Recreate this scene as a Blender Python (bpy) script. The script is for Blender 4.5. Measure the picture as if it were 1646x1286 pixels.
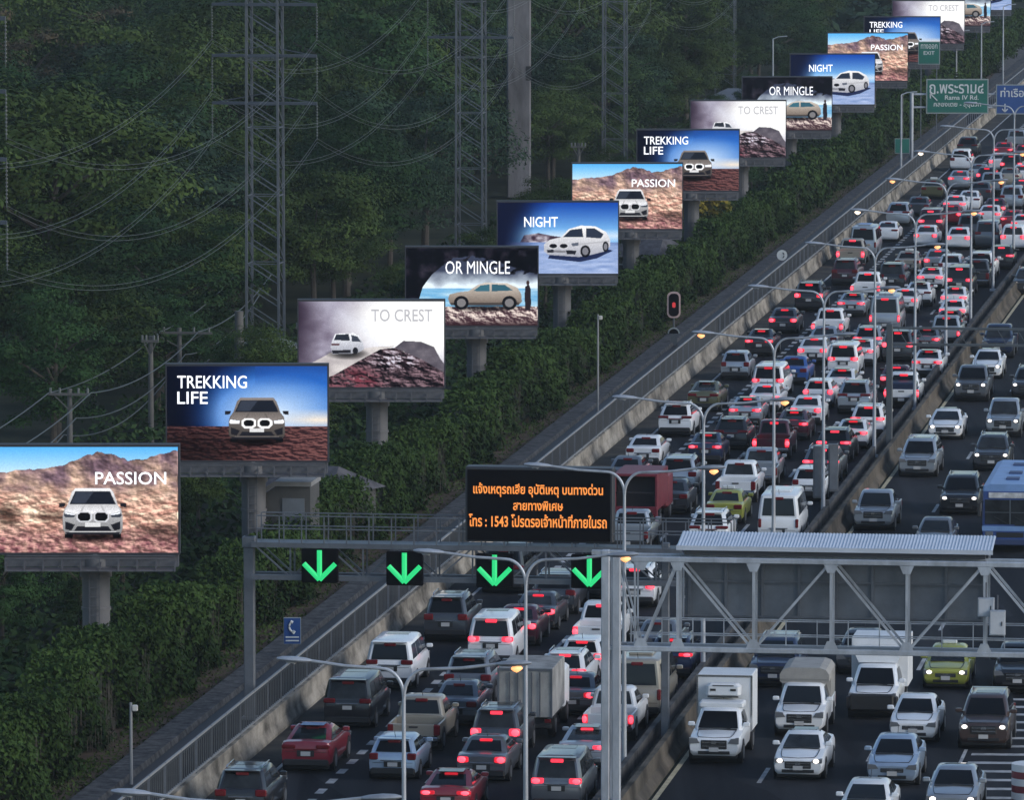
import bpy, math, random
import numpy as np
from mathutils import Vector, Matrix
random.seed(7); rng = np.random.default_rng(7)
for o in list(bpy.data.objects): bpy.data.objects.remove(o)
SC = bpy.context.scene
COL = SC.collection
R = math.radians
# ------------------------------------------------------------------ camera, sky, sun, exposure
FPX, UC, VC, CAMH, VH, VPX = 11000.0, 823.0, 643.0, 36.0, -420.0, 2300.0
PITCH = math.atan((VC-VH)/FPX)
cam = bpy.data.cameras.new('camera'); camo = bpy.data.objects.new('camera', cam); COL.objects.link(camo)
camo.location = (0, 0, CAMH); camo.rotation_euler = (math.pi/2-PITCH, 0, 0)
cam.sensor_width = 36; cam.lens = 36*FPX/1646; cam.clip_end = 6000; cam.clip_start = 1
SC.camera = camo
SUN_EL, SUN_AZ = R(24), R(118)          # azimuth measured from +Y towards +X
w = bpy.data.worlds.new('World'); SC.world = w; w.use_nodes = True
nt = w.node_tree; nt.nodes.clear()
sky = nt.nodes.new('ShaderNodeTexSky'); sky.sky_type = 'NISHITA'; sky.sun_disc = False
sky.sun_elevation = SUN_EL; sky.sun_rotation = SUN_AZ; sky.air_density = 1.0; sky.dust_density = .8; sky.ozone_density = 1.6
bg = nt.nodes.new('ShaderNodeBackground'); bg.inputs['Strength'].default_value = 0.14
wo = nt.nodes.new('ShaderNodeOutputWorld')
nt.links.new(sky.outputs[0], bg.inputs[0]); nt.links.new(bg.outputs[0], wo.inputs[0])
sl = bpy.data.lights.new('sun', 'SUN'); sl.energy = 1.25; sl.angle = R(26); sl.color = (1.0, .97, .955)
so = bpy.data.objects.new('sun', sl); COL.objects.link(so)
so.rotation_euler = (math.pi/2-SUN_EL, 0, math.pi-SUN_AZ)
vs = SC.view_settings; vs.view_transform = 'Standard'; vs.look = 'None'; vs.exposure = 0.26; vs.gamma = 1; SC.render.filter_size = 1.9
SC.cycles.max_bounces = 5; SC.cycles.volume_bounces = 0
# ------------------------------------------------------------------ pixel <-> world
FW = Vector((0, math.cos(PITCH), -math.sin(PITCH))); UPV = Vector((0, math.sin(PITCH), math.cos(PITCH)))
CC = Vector((0, 0, CAMH))
def ray(u, v): return FW + Vector(((u-UC)/FPX, 0, 0)) - UPV*((v-VC)/FPX)
def G(u, v, z=0.0):                      # a photo pixel onto the level z
    d = ray(u, v); return CC + d*((z-CAMH)/d.z)
def ppm(B): return FPX/(FW.dot(Vector(B)-CC))
def proj(P):
    q = Vector(P)-CC; d = FW.dot(q); return (UC+FPX*q.x/d, VC-FPX*UPV.dot(q)/d)
def zat(B, v):                           # height above base B that shows at image row v
    a = Vector((B[0], B[1], 0))-CC; m = -(v-VC)/FPX
    return (m*FW.dot(a)-UPV.dot(a))/(UPV.z-m*FW.z)
_d = ray(VPX, VH); RD = Vector((_d.x, _d.y, 0)).normalized(); RN = Vector((RD.y, -RD.x, 0))
ROADZ = math.atan2(-RD.x, RD.y)          # rotation that turns local +Y along the road
def nk(k, z=0.0):                        # lateral road offset of the line with image slope k
    return G(VPX+k*(700-VH), 700, z).dot(RN)
def NT(n, t, z=0.0): return RN*n + RD*t + Vector((0, 0, z))
def tof(v, n=-42): # distance along road at which lateral n shows on row v
    lo, hi = 50., 3000.
    for _ in range(50):
        m = (lo+hi)/2
        if proj(NT(n, m))[1] > v: lo = m
        else: hi = m
    return lo
def ntof(P): return P.dot(RN), P.dot(RD)
# ------------------------------------------------------------------ materials
MATS = {}
def mat(name, col=(.5,.5,.5), rough=.6, metal=0, emit=None, es=0, noise=None, coat=0, spec=.5):
    m = bpy.data.materials.new(name); m.use_nodes = True; n = m.node_tree; b = n.nodes['Principled BSDF']
    b.inputs['Base Color'].default_value = (*col, 1); b.inputs['Roughness'].default_value = rough
    b.inputs['Metallic'].default_value = metal; b.inputs['Coat Weight'].default_value = coat
    b.inputs['Specular IOR Level'].default_value = spec
    if emit: b.inputs['Emission Color'].default_value = (*emit, 1); b.inputs['Emission Strength'].default_value = es
    if noise:                            # (scale, amount) or (scale, amount, stretch xyz) : mottled wear in object space
        tc = n.nodes.new('ShaderNodeTexCoord'); mp = n.nodes.new('ShaderNodeMapping'); nz = n.nodes.new('ShaderNodeTexNoise')
        nz.inputs['Scale'].default_value = noise[0]; nz.inputs['Detail'].default_value = 6; nz.inputs['Roughness'].default_value = .65
        if len(noise) > 2: mp.inputs['Scale'].default_value = noise[2]
        cr = n.nodes.new('ShaderNodeMapRange'); cr.inputs['From Min'].default_value = .3; cr.inputs['From Max'].default_value = .7
        cr.inputs['To Min'].default_value = 1-noise[1]; cr.inputs['To Max'].default_value = 1+noise[1]
        mx = n.nodes.new('ShaderNodeVectorMath'); mx.operation = 'SCALE'; mx.inputs[0].default_value = col
        L = n.links.new
        L(tc.outputs['Object'], mp.inputs[0]); L(mp.outputs[0], nz.inputs['Vector']); L(nz.outputs['Fac'], cr.inputs['Value'])
        L(cr.outputs[0], mx.inputs['Scale']); L(mx.outputs[0], b.inputs['Base Color'])
    MATS[name] = m; return m
def two(name, c1, c2, scale, rough=.85, lo=.4, hi=.6, stretch=(1,1,1), fine=0):
    m = bpy.data.materials.new(name); m.use_nodes = True; n = m.node_tree; b = n.nodes['Principled BSDF']; L = n.links.new
    tc = n.nodes.new('ShaderNodeTexCoord'); mp = n.nodes.new('ShaderNodeMapping'); nz = n.nodes.new('ShaderNodeTexNoise')
    mp.inputs['Scale'].default_value = stretch
    nz.inputs['Scale'].default_value = scale; nz.inputs['Detail'].default_value = 8; nz.inputs['Roughness'].default_value = .65
    cr = n.nodes.new('ShaderNodeValToRGB'); cr.color_ramp.elements[0].position = lo; cr.color_ramp.elements[1].position = hi
    cr.color_ramp.elements[0].color = (*c1, 1); cr.color_ramp.elements[1].color = (*c2, 1)
    L(tc.outputs['Object'], mp.inputs[0]); L(mp.outputs[0], nz.inputs['Vector']); L(nz.outputs['Fac'], cr.inputs[0]); L(cr.outputs[0], b.inputs['Base Color'])
    b.inputs['Roughness'].default_value = rough; b.inputs['Specular IOR Level'].default_value = .12; MATS[name] = m; return m
asphalt = two('asphalt', (.011,.013,.018), (.024,.027,.034), .35, .8, .3, .7, (1,1,1))
verge_m = two('bare_earth', (.050,.036,.028), (.125,.092,.070), .5, .95, .35, .65)
soil_m = two('forest_floor', (.012,.018,.010), (.03,.035,.02), .15, .95)
kerb_m = two('kerb_concrete', (.035,.037,.042), (.135,.137,.14), 2.6, .9, .35, .7)
barr_m = two('grey_barrier_concrete', (.04,.041,.044), (.105,.104,.104), .9, .9, .35, .65)
conc_m = two('weathered_concrete', (.075,.068,.058), (.40,.365,.31), .45, .9, .36, .64, (1,1,1.6))
med_m = two('median_concrete', (.045,.040,.034), (.14,.122,.10), .5, .9, .35, .65)
an = asphalt.node_tree; ab = an.nodes['Principled BSDF']; aL = an.links.new
_tc = an.nodes.new('ShaderNodeTexCoord'); _m1 = an.nodes.new('ShaderNodeMapping'); _m1.inputs['Rotation'].default_value = (0,0,-ROADZ); _m1.inputs['Scale'].default_value = (.9,.012,1)
_n1 = an.nodes.new('ShaderNodeTexNoise'); _n1.inputs['Scale'].default_value = 1; _n1.inputs['Detail'].default_value = 4
_n2 = an.nodes.new('ShaderNodeTexNoise'); _n2.inputs['Scale'].default_value = 6; _n2.inputs['Detail'].default_value = 8; _n2.inputs['Roughness'].default_value = .8
_vo = an.nodes.new('ShaderNodeTexVoronoi'); _vo.inputs['Scale'].default_value = 1; _m2 = an.nodes.new('ShaderNodeMapping'); _m2.inputs['Rotation'].default_value = (0,0,-ROADZ); _m2.inputs['Scale'].default_value = (.32,.05,1)
_c = an.nodes.new('ShaderNodeValToRGB'); _c.color_ramp.elements[0].color = (.006,.0075,.011,1); _c.color_ramp.elements[1].color = (.042,.045,.052,1); _c.color_ramp.elements[0].position = .30; _c.color_ramp.elements[1].position = .74
_a = an.nodes.new('ShaderNodeMix'); _a.data_type = 'FLOAT'; _a.inputs['Factor'].default_value = .35
_b = an.nodes.new('ShaderNodeMix'); _b.data_type = 'FLOAT'; _b.inputs['Factor'].default_value = .16
aL(_tc.outputs['Object'],_m1.inputs[0]); aL(_m1.outputs[0],_n1.inputs['Vector']); aL(_tc.outputs['Object'],_n2.inputs['Vector']); aL(_tc.outputs['Object'],_m2.inputs[0]); aL(_m2.outputs[0],_vo.inputs['Vector'])
aL(_n1.outputs['Fac'],_a.inputs['A']); aL(_n2.outputs['Fac'],_a.inputs['B']); aL(_a.outputs['Result'],_b.inputs['A']); aL(_vo.outputs['Color'],_b.inputs['B']); aL(_b.outputs['Result'],_c.inputs[0]); aL(_c.outputs[0],ab.inputs['Base Color'])
asphalt.node_tree.nodes['Principled BSDF'].inputs['Specular IOR Level'].default_value = .04
dirt_m = two('dusty_shoulder', (.03,.031,.034), (.085,.078,.066), .5, .9, .38, .68)
col_m = two('column_concrete', (.10,.105,.115), (.17,.17,.175), .6, .8, .3, .7, (1,1,.3))
mark_m = two('road_paint_white', (.13,.14,.15), (.42,.43,.44), 1.1, .7, .3, .55)
yel_m = two('road_paint_yellow', (.30,.27,.18), (.52,.47,.33), 1.5, .7, .3, .55)
galv = mat('galvanised_steel', (.40,.435,.485), .5, .35, noise=(1.1,.38,(1,1,.4)))
dsteel = mat('dark_steel', (.10,.115,.13), .5, .4)
msteel = mat('dull_grey_steel', (.135,.15,.175), .5, .4, noise=(2,.2))
roofm = mat('corrugated_metal', (.55,.60,.68), .4, .3, noise=(1,.12))
panel_g = mat('grey_panel', (.135,.155,.18), .6, .1, noise=(.8,.25))
black_m = mat('matt_black', (.012,.013,.015), .6)
screenb = mat('sign_face_black', (.004,.004,.006), .8, spec=.05)
amber = mat('amber_led', (.3,.12,.02), .5, emit=(1.0,.30,.06), es=.86)
greenled = mat('green_led', (.02,.3,.1), .5, emit=(.02,.60,.19), es=.85)
redled = mat('red_led', (.3,.02,.02), .5, emit=(.8,.05,.06), es=.4)
grn_m = mat('sign_green', (.008,.13,.10), .5, noise=(.7,.15))
blu_m = mat('sign_blue', (.015,.065,.24), .5, noise=(.7,.15))
wht_m = mat('sign_white', (.60,.64,.65), .5)
trim_m = mat('sign_border_grey', (.26,.30,.31), .5)
lamp_off = mat('lamp_glass_off', (.55,.58,.62), .3)
lamp_on = mat('lamp_glass_lit', (1,.7,.4), .4, emit=(1,.38,.12), es=1.25)
lamp_wh = mat('lamp_glass_pale', (1,.85,.7), .4, emit=(1,.78,.58), es=2.0)
glass = mat('car_glass', (.006,.008,.011), .06, spec=.14)
glass_b = mat('car_glass_tinted', (.012,.016,.020), .10, spec=.28)
glass_c = mat('car_glass_smoke', (.022,.026,.03), .10, spec=.22, noise=(1.3,.7))
tyre_m = mat('tyre_rubber', (.012,.012,.013), .8)
rim_m = mat('alloy_rim', (.30,.31,.33), .35, .7)
plast = mat('black_plastic', (.016,.017,.019), .5)
plate_m = mat('number_plate', (.45,.46,.47), .5)
chrome = mat('chrome', (.5,.52,.55), .2, .9)
tail_off = mat('tail_lens', (.13,.008,.012), .25)
tail_on = mat('brake_lamp_lit', (.5,.02,.04), .3, emit=(1.0,.02,.04), es=.75)
tail_dim = mat('brake_lamp_dim', (.4,.015,.03), .3, emit=(1.0,.02,.04), es=.42)
tail_bright = mat('brake_lamp_bright', (.5,.03,.05), .3, emit=(1.0,.04,.075), es=1.15)
tail_hot = mat('brake_bulb_lit', (.8,.2,.2), .3, emit=(1.0,.05,.085), es=2.3)
head_off = mat('headlamp_lens', (.20,.215,.235), .12, .3)
head_on = mat('headlamp_lit', (.9,.9,.85), .2, emit=(1.0,.88,.78), es=1.9)
indic = mat('indicator_lit', (.9,.5,.1), .3, emit=(1,.45,.08), es=3)
interior = mat('bed_liner', (.02,.021,.023), .8)
canvas = mat('grey_canvas', (.30,.295,.28), .85, noise=(2,.15))
boxw = mat('white_box_panel', (.62,.65,.68), .5, noise=(.8,.10))
boxold = two('stained_box_panel', (.16,.16,.16), (.40,.40,.39), 1.1, .8, .3, .6, (1,1,.5))
redpaint = mat('truck_red', (.15,.014,.026), .5, noise=(1.5,.25))
PAINT = {}
for k_, c_, me in [('white',(.72,.75,.78),0),('silver',(.36,.40,.45),.55),('grey',(.15,.165,.19),.5),('dark grey',(.055,.062,.075),.4),
    ('black',(.012,.013,.017),.1),('dark blue',(.02,.032,.075),.3),('blue',(.035,.10,.33),.2),('light blue',(.32,.42,.56),.4),('red',(.22,.016,.03),.15),
    ('maroon',(.065,.012,.022),.3),('beige',(.34,.31,.26),.3),('olive',(.10,.10,.05),.2),('yellow green',(.30,.32,.06),0),('brown',(.075,.05,.045),.35)]:
    PAINT[k_] = mat('paint_'+k_.replace(' ','_'), c_, .32, me, coat=.6, noise=(1.2,.07))
# ------------------------------------------------------------------ mesh builder
class MB:
    def __init__(s): s.v = []; s.f = []; s.m = []; s.sm = []
    def add(s, vs, fs, mi=0, smooth=False):
        b = len(s.v); s.v += [tuple(p) for p in vs]; s.f += [tuple(b+i for i in f) for f in fs]
        s.m += [mi]*len(fs); s.sm += [smooth]*len(fs)
    def quad(s, a, b, c, d, mi=0): s.add([a,b,c,d], [(0,1,2,3)], mi)
    def box(s, x0, x1, y0, y1, z0, z1, mi=0, b=0):
        if b:
            cx, cy, cz = (x0+x1)/2, (y0+y1)/2, (z0+z1)/2
            vs = []; 
            for (zz, q) in ((z0, b), (z0+b, 0), (z1-b, 0), (z1, b)):
                for (sx, sy) in ((-1,-1),(1,-1),(1,1),(-1,1)):
                    hx, hy = (x1-x0)/2-q, (y1-y0)/2-q
                    for (ax, ay) in (((hx, hy-b), (hx-b, hy)) if sx*sy > 0 else ((hx-b, hy), (hx, hy-b))):
                        vs.append((cx+sx*ax, cy+sy*ay, zz))
            fs = [tuple(range(7,-1,-1)), tuple(range(24,32))]
            for l in range(3):
                for i in range(8): fs.append((l*8+i, l*8+(i+1)%8, l*8+8+(i+1)%8, l*8+8+i))
            s.add(vs, fs, mi); return
        s.add([(x0,y0,z0),(x1,y0,z0),(x1,y1,z0),(x0,y1,z0),(x0,y0,z1),(x1,y0,z1),(x1,y1,z1),(x0,y1,z1)],
              [(3,2,1,0),(4,5,6,7),(0,1,5,4),(1,2,6,5),(2,3,7,6),(3,0,4,7)], mi)
    def tube(s, pts, r, n=6, mi=0, r2=None, caps=True):
        pts = [Vector(p) for p in pts]; rings = []; N = len(pts)
        ref = None
        for i, p in enumerate(pts):
            d = (pts[min(i+1,N-1)]-pts[max(i-1,0)]).normalized()
            if ref is None: ref = Vector((0,0,1)) if abs(d.z) < .9 else Vector((1,0,0))
            a = d.cross(ref).normalized(); bb = d.cross(a).normalized()
            rr = r if r2 is None else r+(r2-r)*i/(N-1)
            rings.append([p+(a*math.cos(t)+bb*math.sin(t))*rr for t in [2*math.pi*(j+.5)/n for j in range(n)]])
        vs = [q for rg in rings for q in rg]; fs = []
        for i in range(N-1):
            for j in range(n): fs.append((i*n+j, i*n+(j+1)%n, (i+1)*n+(j+1)%n, (i+1)*n+j))
        if caps: fs += [tuple(range(n)), tuple(range((N-1)*n+n-1, (N-1)*n-1, -1))]
        s.add(vs, fs, mi, n > 5)
    def bar(s, a, b, w, h=None, mi=0):     # square-section bar between two points
        s.tube([a, b], (w if h is None else (w+h)/2)*.7071, 4, mi)
    def cyl(s, c0, c1, r, n=16, mi=0, r2=None): s.tube([c0, c1], r, n, mi, r2)
    def prism(s, poly, y0, y1, mi=0):      # poly in (x,z), extruded in y
        n = len(poly); vs = [(x,y0,z) for x,z in poly]+[(x,y1,z) for x,z in poly]
        fs = [tuple(range(n)), tuple(range(2*n-1,n-1,-1))]+[(i, n+i, n+(i+1)%n, (i+1)%n) for i in range(n)]
        s.add(vs, fs, mi)
    def loft(s, rings, mi=0, cap=True, smooth=True):
        n = len(rings[0]); vs = [p for r_ in rings for p in r_]; fs = []
        for i in range(len(rings)-1):
            for j in range(n): fs.append((i*n+j, i*n+(j+1)%n, (i+1)*n+(j+1)%n, (i+1)*n+j))
        if cap: fs += [tuple(range(n-1,-1,-1)), tuple(range((len(rings)-1)*n, len(rings)*n))]
        s.add(vs, fs, mi, smooth)
    def mesh(s, name, mats, sharp=40):
        me = bpy.data.meshes.new(name); me.from_pydata(s.v, [], s.f); me.update()
        for m in (mats if isinstance(mats, (list, tuple)) else [mats]): me.materials.append(m)
        me.polygons.foreach_set('material_index', s.m)
        if any(s.sm):
            me.polygons.foreach_set('use_smooth', [True]*len(s.f)); me.set_sharp_from_angle(angle=R(sharp))
        import bmesh
        bm = bmesh.new(); bm.from_mesh(me); bmesh.ops.recalc_face_normals(bm, faces=bm.faces); bm.to_mesh(me); bm.free()
        return me
    def obj(s, name, mats, parent=None, **kw): return link(name, s.mesh(name, mats), parent, **kw)
def link(name, me, parent=None, loc=None, rz=None, label=None, cat=None, group=None, kind=None):
    o = bpy.data.objects.new(name, me); COL.objects.link(o)
    if parent: o.parent = parent
    if loc is not None: o.location = loc
    if rz is not None: o.rotation_euler = (0,0,rz)
    return tag(o, label, cat, group, kind)
def tag(o, label=None, cat=None, group=None, kind=None):
    if label: o['label'] = label
    if cat: o['category'] = cat
    if group: o['group'] = group
    if kind: o['kind'] = kind
    return o
def empty(name, loc, rz=0, **kw):
    o = bpy.data.objects.new(name, None); COL.objects.link(o); o.location = loc; o.rotation_euler = (0,0,rz); o.empty_display_size = .3
    return tag(o, **kw)
def text_mesh(txt, thick=0.0):
    cu = bpy.data.curves.new('lettering', 'FONT'); cu.body = txt; cu.size = 1; cu.offset = thick; cu.resolution_u = 3; cu.extrude = 0
    o = bpy.data.objects.new('lettering', cu); COL.objects.link(o)
    dg = bpy.context.evaluated_depsgraph_get(); me = bpy.data.meshes.new_from_object(o.evaluated_get(dg))
    bpy.data.objects.remove(o); return me
def text_fit(txt, u0, u1, z0, z1, y, m, thick=0.0):   # text in the plane y=const (read from -y), fitted into a box
    me = text_mesh(txt, thick); n = len(me.vertices); a = np.empty(n*3); me.vertices.foreach_get('co', a); a = a.reshape(-1,3)
    lo, hi = a.min(0), a.max(0)
    b = np.zeros_like(a); b[:,0] = u0+(a[:,0]-lo[0])/(hi[0]-lo[0])*(u1-u0); b[:,2] = z0+(a[:,1]-lo[1])/(hi[1]-lo[1])*(z1-z0); b[:,1] = y
    me.vertices.foreach_set('co', b.ravel()); me.materials.clear(); me.materials.append(m); me.update(); return me
ORD = ['zeroth','first','second','third','fourth','fifth','sixth','seventh','eighth','ninth','tenth','eleventh','twelfth','thirteenth','fourteenth','fifteenth','sixteenth','seventeenth','eighteenth','nineteenth','twentieth']
def ordn(i):
    if i <= 20: return ORD[i]
    t = ['','','twenty','thirty','forty','fifty','sixty','seventy','eighty','ninety'][i//10]
    return t+'-'+ORD[i%10] if i%10 else t[:-1]+'ieth'
# ================================================================== SETTING: ground, road, markings
T0, T1 = 120.0, 2600.0
def strip(name, n0, n1, z, m, t0=T0, t1=T1, kind='structure', **kw):
    b = MB(); N = 60
    ts = [t0+(t1-t0)*i/N for i in range(N+1)]
    vs = [NT(n0,t,z) for t in ts]+[NT(n1,t,z) for t in ts]
    b.add(vs, [(i,i+1,N+2+i,N+1+i) for i in range(N)])
    return b.obj(name, m, kind=kind, **kw)
b = MB(); b.quad((-1500,-200,0),(1500,-200,0),(1500,4200,0),(-1500,4200,0)); b.obj('ground', soil_m, kind='structure')
NEDGE, NDRAIN0, NDRAIN1, NKERB = nk(-1.156), nk(-1.229), nk(-1.2475), nk(-1.275)
strip('earth_verge', nk(-1.42), NKERB, .004, verge_m)
strip('left_carriageway', NEDGE, nk(-.776), .010, asphalt)
strip('right_carriageway', nk(-.735), nk(-.2), .010, asphalt)
strip('dusty_shoulder', NEDGE, nk(-1.123), .014, dirt_m)
strip('service_path', NDRAIN1, NEDGE, .008, two('service_path_paving', (.020,.022,.026), (.036,.038,.041), .6))
strip('drain', NDRAIN1, NDRAIN0, .012, black_m)
# raised kerb strip
def wall(name, prof, m, t0=T0, t1=1500, N=40, **kw):
    b = MB(); rings = []
    for i in range(N+1):
        t = t0+(t1-t0)*i/N; rings.append([NT(n,t,z) for n,z in prof])
    b.loft(rings, smooth=False); return b.obj(name, m, **kw)
wall('kerb_strip', [(NKERB,0),(NKERB,.22),(NDRAIN1-.06,.22),(NDRAIN1,0)], kerb_m, kind='structure')
# markings
strip('edge_line', nk(-1.1205), nk(-1.1165), .018, mark_m)
strip('yellow_line', nk(-.7335), nk(-.7285), .018, yel_m)
strip('right_edge_line', nk(-.461), nk(-.4575), .018, mark_m, t1=tof(1205,-17))
def dashes(name, n, w_, t0, period, length, m=mark_m, count=60):
    b = MB()
    for i in range(count):
        t = t0+i*period; b.quad(NT(n-w_/2,t,.018),NT(n+w_/2,t,.018),NT(n+w_/2,t+length,.018),NT(n-w_/2,t+length,.018))
    return b.obj(name, m, kind='structure')
dashes('block_lane_line', nk(-1.0535), .30, 190, 2.3, 1.1, count=200)
for k_, t_ in ((-.961,196),(-.868,200),(-.643,197.5),(-.55,203)): dashes('lane_line', nk(k_), .16, t_, 12, 3.5)
b = MB()                                  # hatched gore on the far right
ta, tb = tof(1330,-16), tof(1112,-16); i = 0; t = ta
while t < tb:
    n0, n1 = nk(-.452), nk(-.34); b.quad(NT(n0,t,.018),NT(n1,t+.3,.018),NT(n1,t+.82,.018),NT(n0,t+.52,.018)); t += 2.02
b.obj('hatched_marking', mark_m, kind='structure')
# parapet wall with its steel railing
wp = wall('concrete_parapet', [(NEDGE+.02,0),(NEDGE+.02,.12),(NEDGE-.10,.42),(NEDGE-.14,.92),(NEDGE-.36,.92),(NEDGE-.38,0)], conc_m,
     label='stained pale concrete parapet along the left edge of the expressway', cat='wall')
tag(wp, kind='thing')
rl = empty('steel_railing', NT(NEDGE-.25,250,.92), label='long grey steel railing of thin uprights on top of the concrete parapet', cat='railing')
inv = Matrix.Translation(-Vector(rl.location))
def rel(P, o=rl): return Vector(P)-o.location
b = MB()
for z in (1.02, 2.12): b.tube([rel(NT(NEDGE-.25,T0,z)), rel(NT(NEDGE-.25,1300,z))], .05, 4)
b.obj('rail', mat('railing_rail', (.26,.27,.28), .55, .2), rl)
b = MB(); t = T0
while t < 620:
    P = rel(NT(NEDGE-.25,t,0)); b.bar(P+Vector((0,0,1.02)), P+Vector((0,0,2.1)), .035); t += .36 if t < 400 else .6
o = b.obj('upright', mat('railing_upright', (.10,.105,.11), .6, .3), rl); o['kind'] = 'stuff'
b = MB(); t = T0
while t < 900:
    P = rel(NT(NEDGE-.25,t,0)); b.bar(P+Vector((0,0,.9)), P+Vector((0,0,2.16)), .075); t += 2.9
o = b.obj('post', msteel, rl); o['kind'] = 'stuff'
# median : two barriers, channel between
ML, MR = nk(-.776), nk(-.741)
m1 = wall('left_barrier', [(ML-.02,0),(ML-.02,.10),(ML+.1,.35),(ML+.13,.85),(ML+.33,.85),(ML+.35,0)], barr_m, label='low grey concrete barrier between the lamp posts and the jammed lanes', cat='barrier', kind='thing'); m1.name = 'median_barrier'
m2 = wall('median_barrier', [(MR-.36,0),(MR-.34,.9),(MR-.12,.9),(MR-.08,.38),(MR+.12,.12),(MR+.14,0)], med_m, label='brownish concrete barrier beside the yellow line of the oncoming lanes', cat='barrier', kind='thing')
strip('median_channel', ML+.35, MR-.36, .30, two('median_soil', (.05,.045,.04), (.12,.105,.085), .8), t1=1500)
# pale ramp wall at the top right
b = MB()
P0, P1 = G(1586,116), G(1700,20)
for a_, e_ in ((P0,P1),):
    d = (e_-a_).normalized(); nn = Vector((d.y,-d.x,0))*.9
    b.loft([[q-nn, q-nn+Vector((0,0,1.2)), q+nn+Vector((0,0,.5)), q+nn*3] for q in (a_,a_+(e_-a_)*.33,a_+(e_-a_)*.66,e_)], smooth=False)
b.obj('ramp_wall', kerb_m, label='pale concrete ramp wall beside the exit at the far end of the road', cat='wall', kind='thing')
b = MB(); A = [G(1560,165,.02),G(1600,116,.02),G(1720,18,.02),G(1760,40,.02),G(1646,150,.02)]
b.add(A,[(0,1,2,3,4)]); b.obj('exit_ramp', two('worn_ramp_asphalt',(.07,.072,.075),(.12,.12,.12),.3), kind='structure')
# ================================================================== LIGHT POSTS (double arm)
def lamp_post(px, top, kind, lit, label):
    s_ = (top-VH)/(CAMH-10.65); base_v = CAMH*s_+VH; B = G(px, base_v); B.z = .3
    root = empty('street_lamp', B, ROADZ, label=label, cat='street lamp', group='double-armed street lamps along the median')
    b = MB(); b.tube([(0,0,0),(0,0,4),(0,0,9.7)], .10, 10, r2=.05)
    b.box(-.2,.2,-.2,.2,0,.12)
    b.obj('pole', galv, root)
    for sg, lt in ((-1,lit[0]),(1,lit[1])):
        b = MB(); pts = []
        for i in range(9):
            a = i/8*math.pi/2; pts.append((sg*(.62-.62*math.cos(a)), 0, 9.7+.78*math.sin(a)))
        pts += [(sg*1.6,0,10.53),(sg*2.6,0,10.66)]
        b.tube(pts, .055, 8, r2=.045); b.obj('arm', galv, root)
        hd = MB(); rings = []
        for f_, w_, h_ in ((0,.05,.04),(.15,.12,.07),(.5,.17,.09),(.8,.13,.07),(.95,.05,.03)):
            x = sg*(2.55+f_); c = 10.66+f_*.05
            rings.append([(x, w_*math.cos(a), c+h_*math.sin(a)) for a in [2*math.pi*j/10 for j in range(10)]])
        hd.loft(rings); h = hd.obj('lamp_head', galv, root)
        gl = MB(); rings = []
        e = .10 if lt else .02
        for f_, w_, h_ in ((.40,.03,.02),(.47,.08,.08),(.56,.10,.12 if lt else .05),(.65,.07,.07),(.71,.03,.02)):
            x = sg*(2.55+f_); c = 10.62+f_*.05-e
            rings.append([(x, w_*math.cos(a), c+h_*math.sin(a)) for a in [2*math.pi*j/10 for j in range(10)]])
        gl.loft(rings); gl.obj('lamp_glass', {0:lamp_off,1:lamp_on,2:lamp_wh}[lt], h)
    return root
LAMPS = [(414,1290,(0,0),'unlit double lamp whose two heads show at the bottom edge of the photo'),
 (650,1075,(0,1),'double lamp in front of the white van, pale right head lit'),
 (845,900,(0,1),'double lamp in front of the green lane arrows, right head glowing'),
 (1003,760,(0,1),'double lamp at the right edge of the amber text sign'),
 (1130,650,(0,1),'double lamp whose bright amber head glows over the white hatchback'),
 (1243,545,(1,0),'double lamp with its left head glowing beside the red-bordered signal'),
 (1323,470,(0,1),'double lamp rising behind the grey cabinets on the median'),
 (1405,400,(0,1),'double lamp in front of the tall white minibus'),
 (1470,346,(2,1),'double lamp with a white lit left head above the fence'),
 (1520,296,(1,1),'double lamp with both heads lit, ninth from the bottom'),
 (1560,251,(2,1),'double lamp beside the small green sign near the sign gantry post'),
 (1596,210,(0,1),'double lamp standing below the large green direction sign'),
 (1629,172,(0,0),'farthest double lamp, in front of the blue direction sign')]
LAMPOBJ = [lamp_post(px,tp,0,lit,lb) for px,tp,lit,lb in LAMPS]
# ================================================================== LANE CONTROL GANTRY
B = G(402,1196); SG = ppm(B)
gz = lambda v: zat(B, v)
gx = lambda u: (u-402)/SG
ROT = Matrix.Rotation(ROADZ,3,'Z')
ga = empty('lane_control_gantry', B, ROADZ, label='grey steel gantry with handrail and lattice beam carrying four green arrows', cat='gantry')
b = MB(); b.box(-.19,.19,-.16,.16,.9,gz(862),b=.03); b.box(-.26,.26,-.26,.26,.9,1.0); b.box(-.24,.24,-.2,.2,gz(880),gz(862),b=.03)
b.obj('column', msteel, ga)
b = MB(); b.box(gx(1067),gx(1067)+.28,-.14,.14,0,gz(862),b=.03); b.obj('column', msteel, ga)
XR = gx(1180)
for (nm, z) in (('top_chord',gz(873)),('bottom_chord',gz(925))):
    b = MB()
    for y in (-.45,.45): b.box(.15,XR,y-.07,y+.07,z-.09,z+.09)
    b.obj(nm, msteel, ga)
b = MB(); n = 13; dx = (XR-.3)/n
for y in (-.45,.45):
    for i in range(n):
        x0 = .25+i*dx; z0, z1 = gz(925), gz(873)
        b.bar((x0,y,z0 if i%2 else z1),(x0+dx,y,z1 if i%2 else z0),.055); b.bar((x0+dx,y,z0),(x0+dx,y,z1),.055)
b.obj('lattice', msteel, ga)
b = MB(); z0, z1 = gz(872), gz(826)
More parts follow.
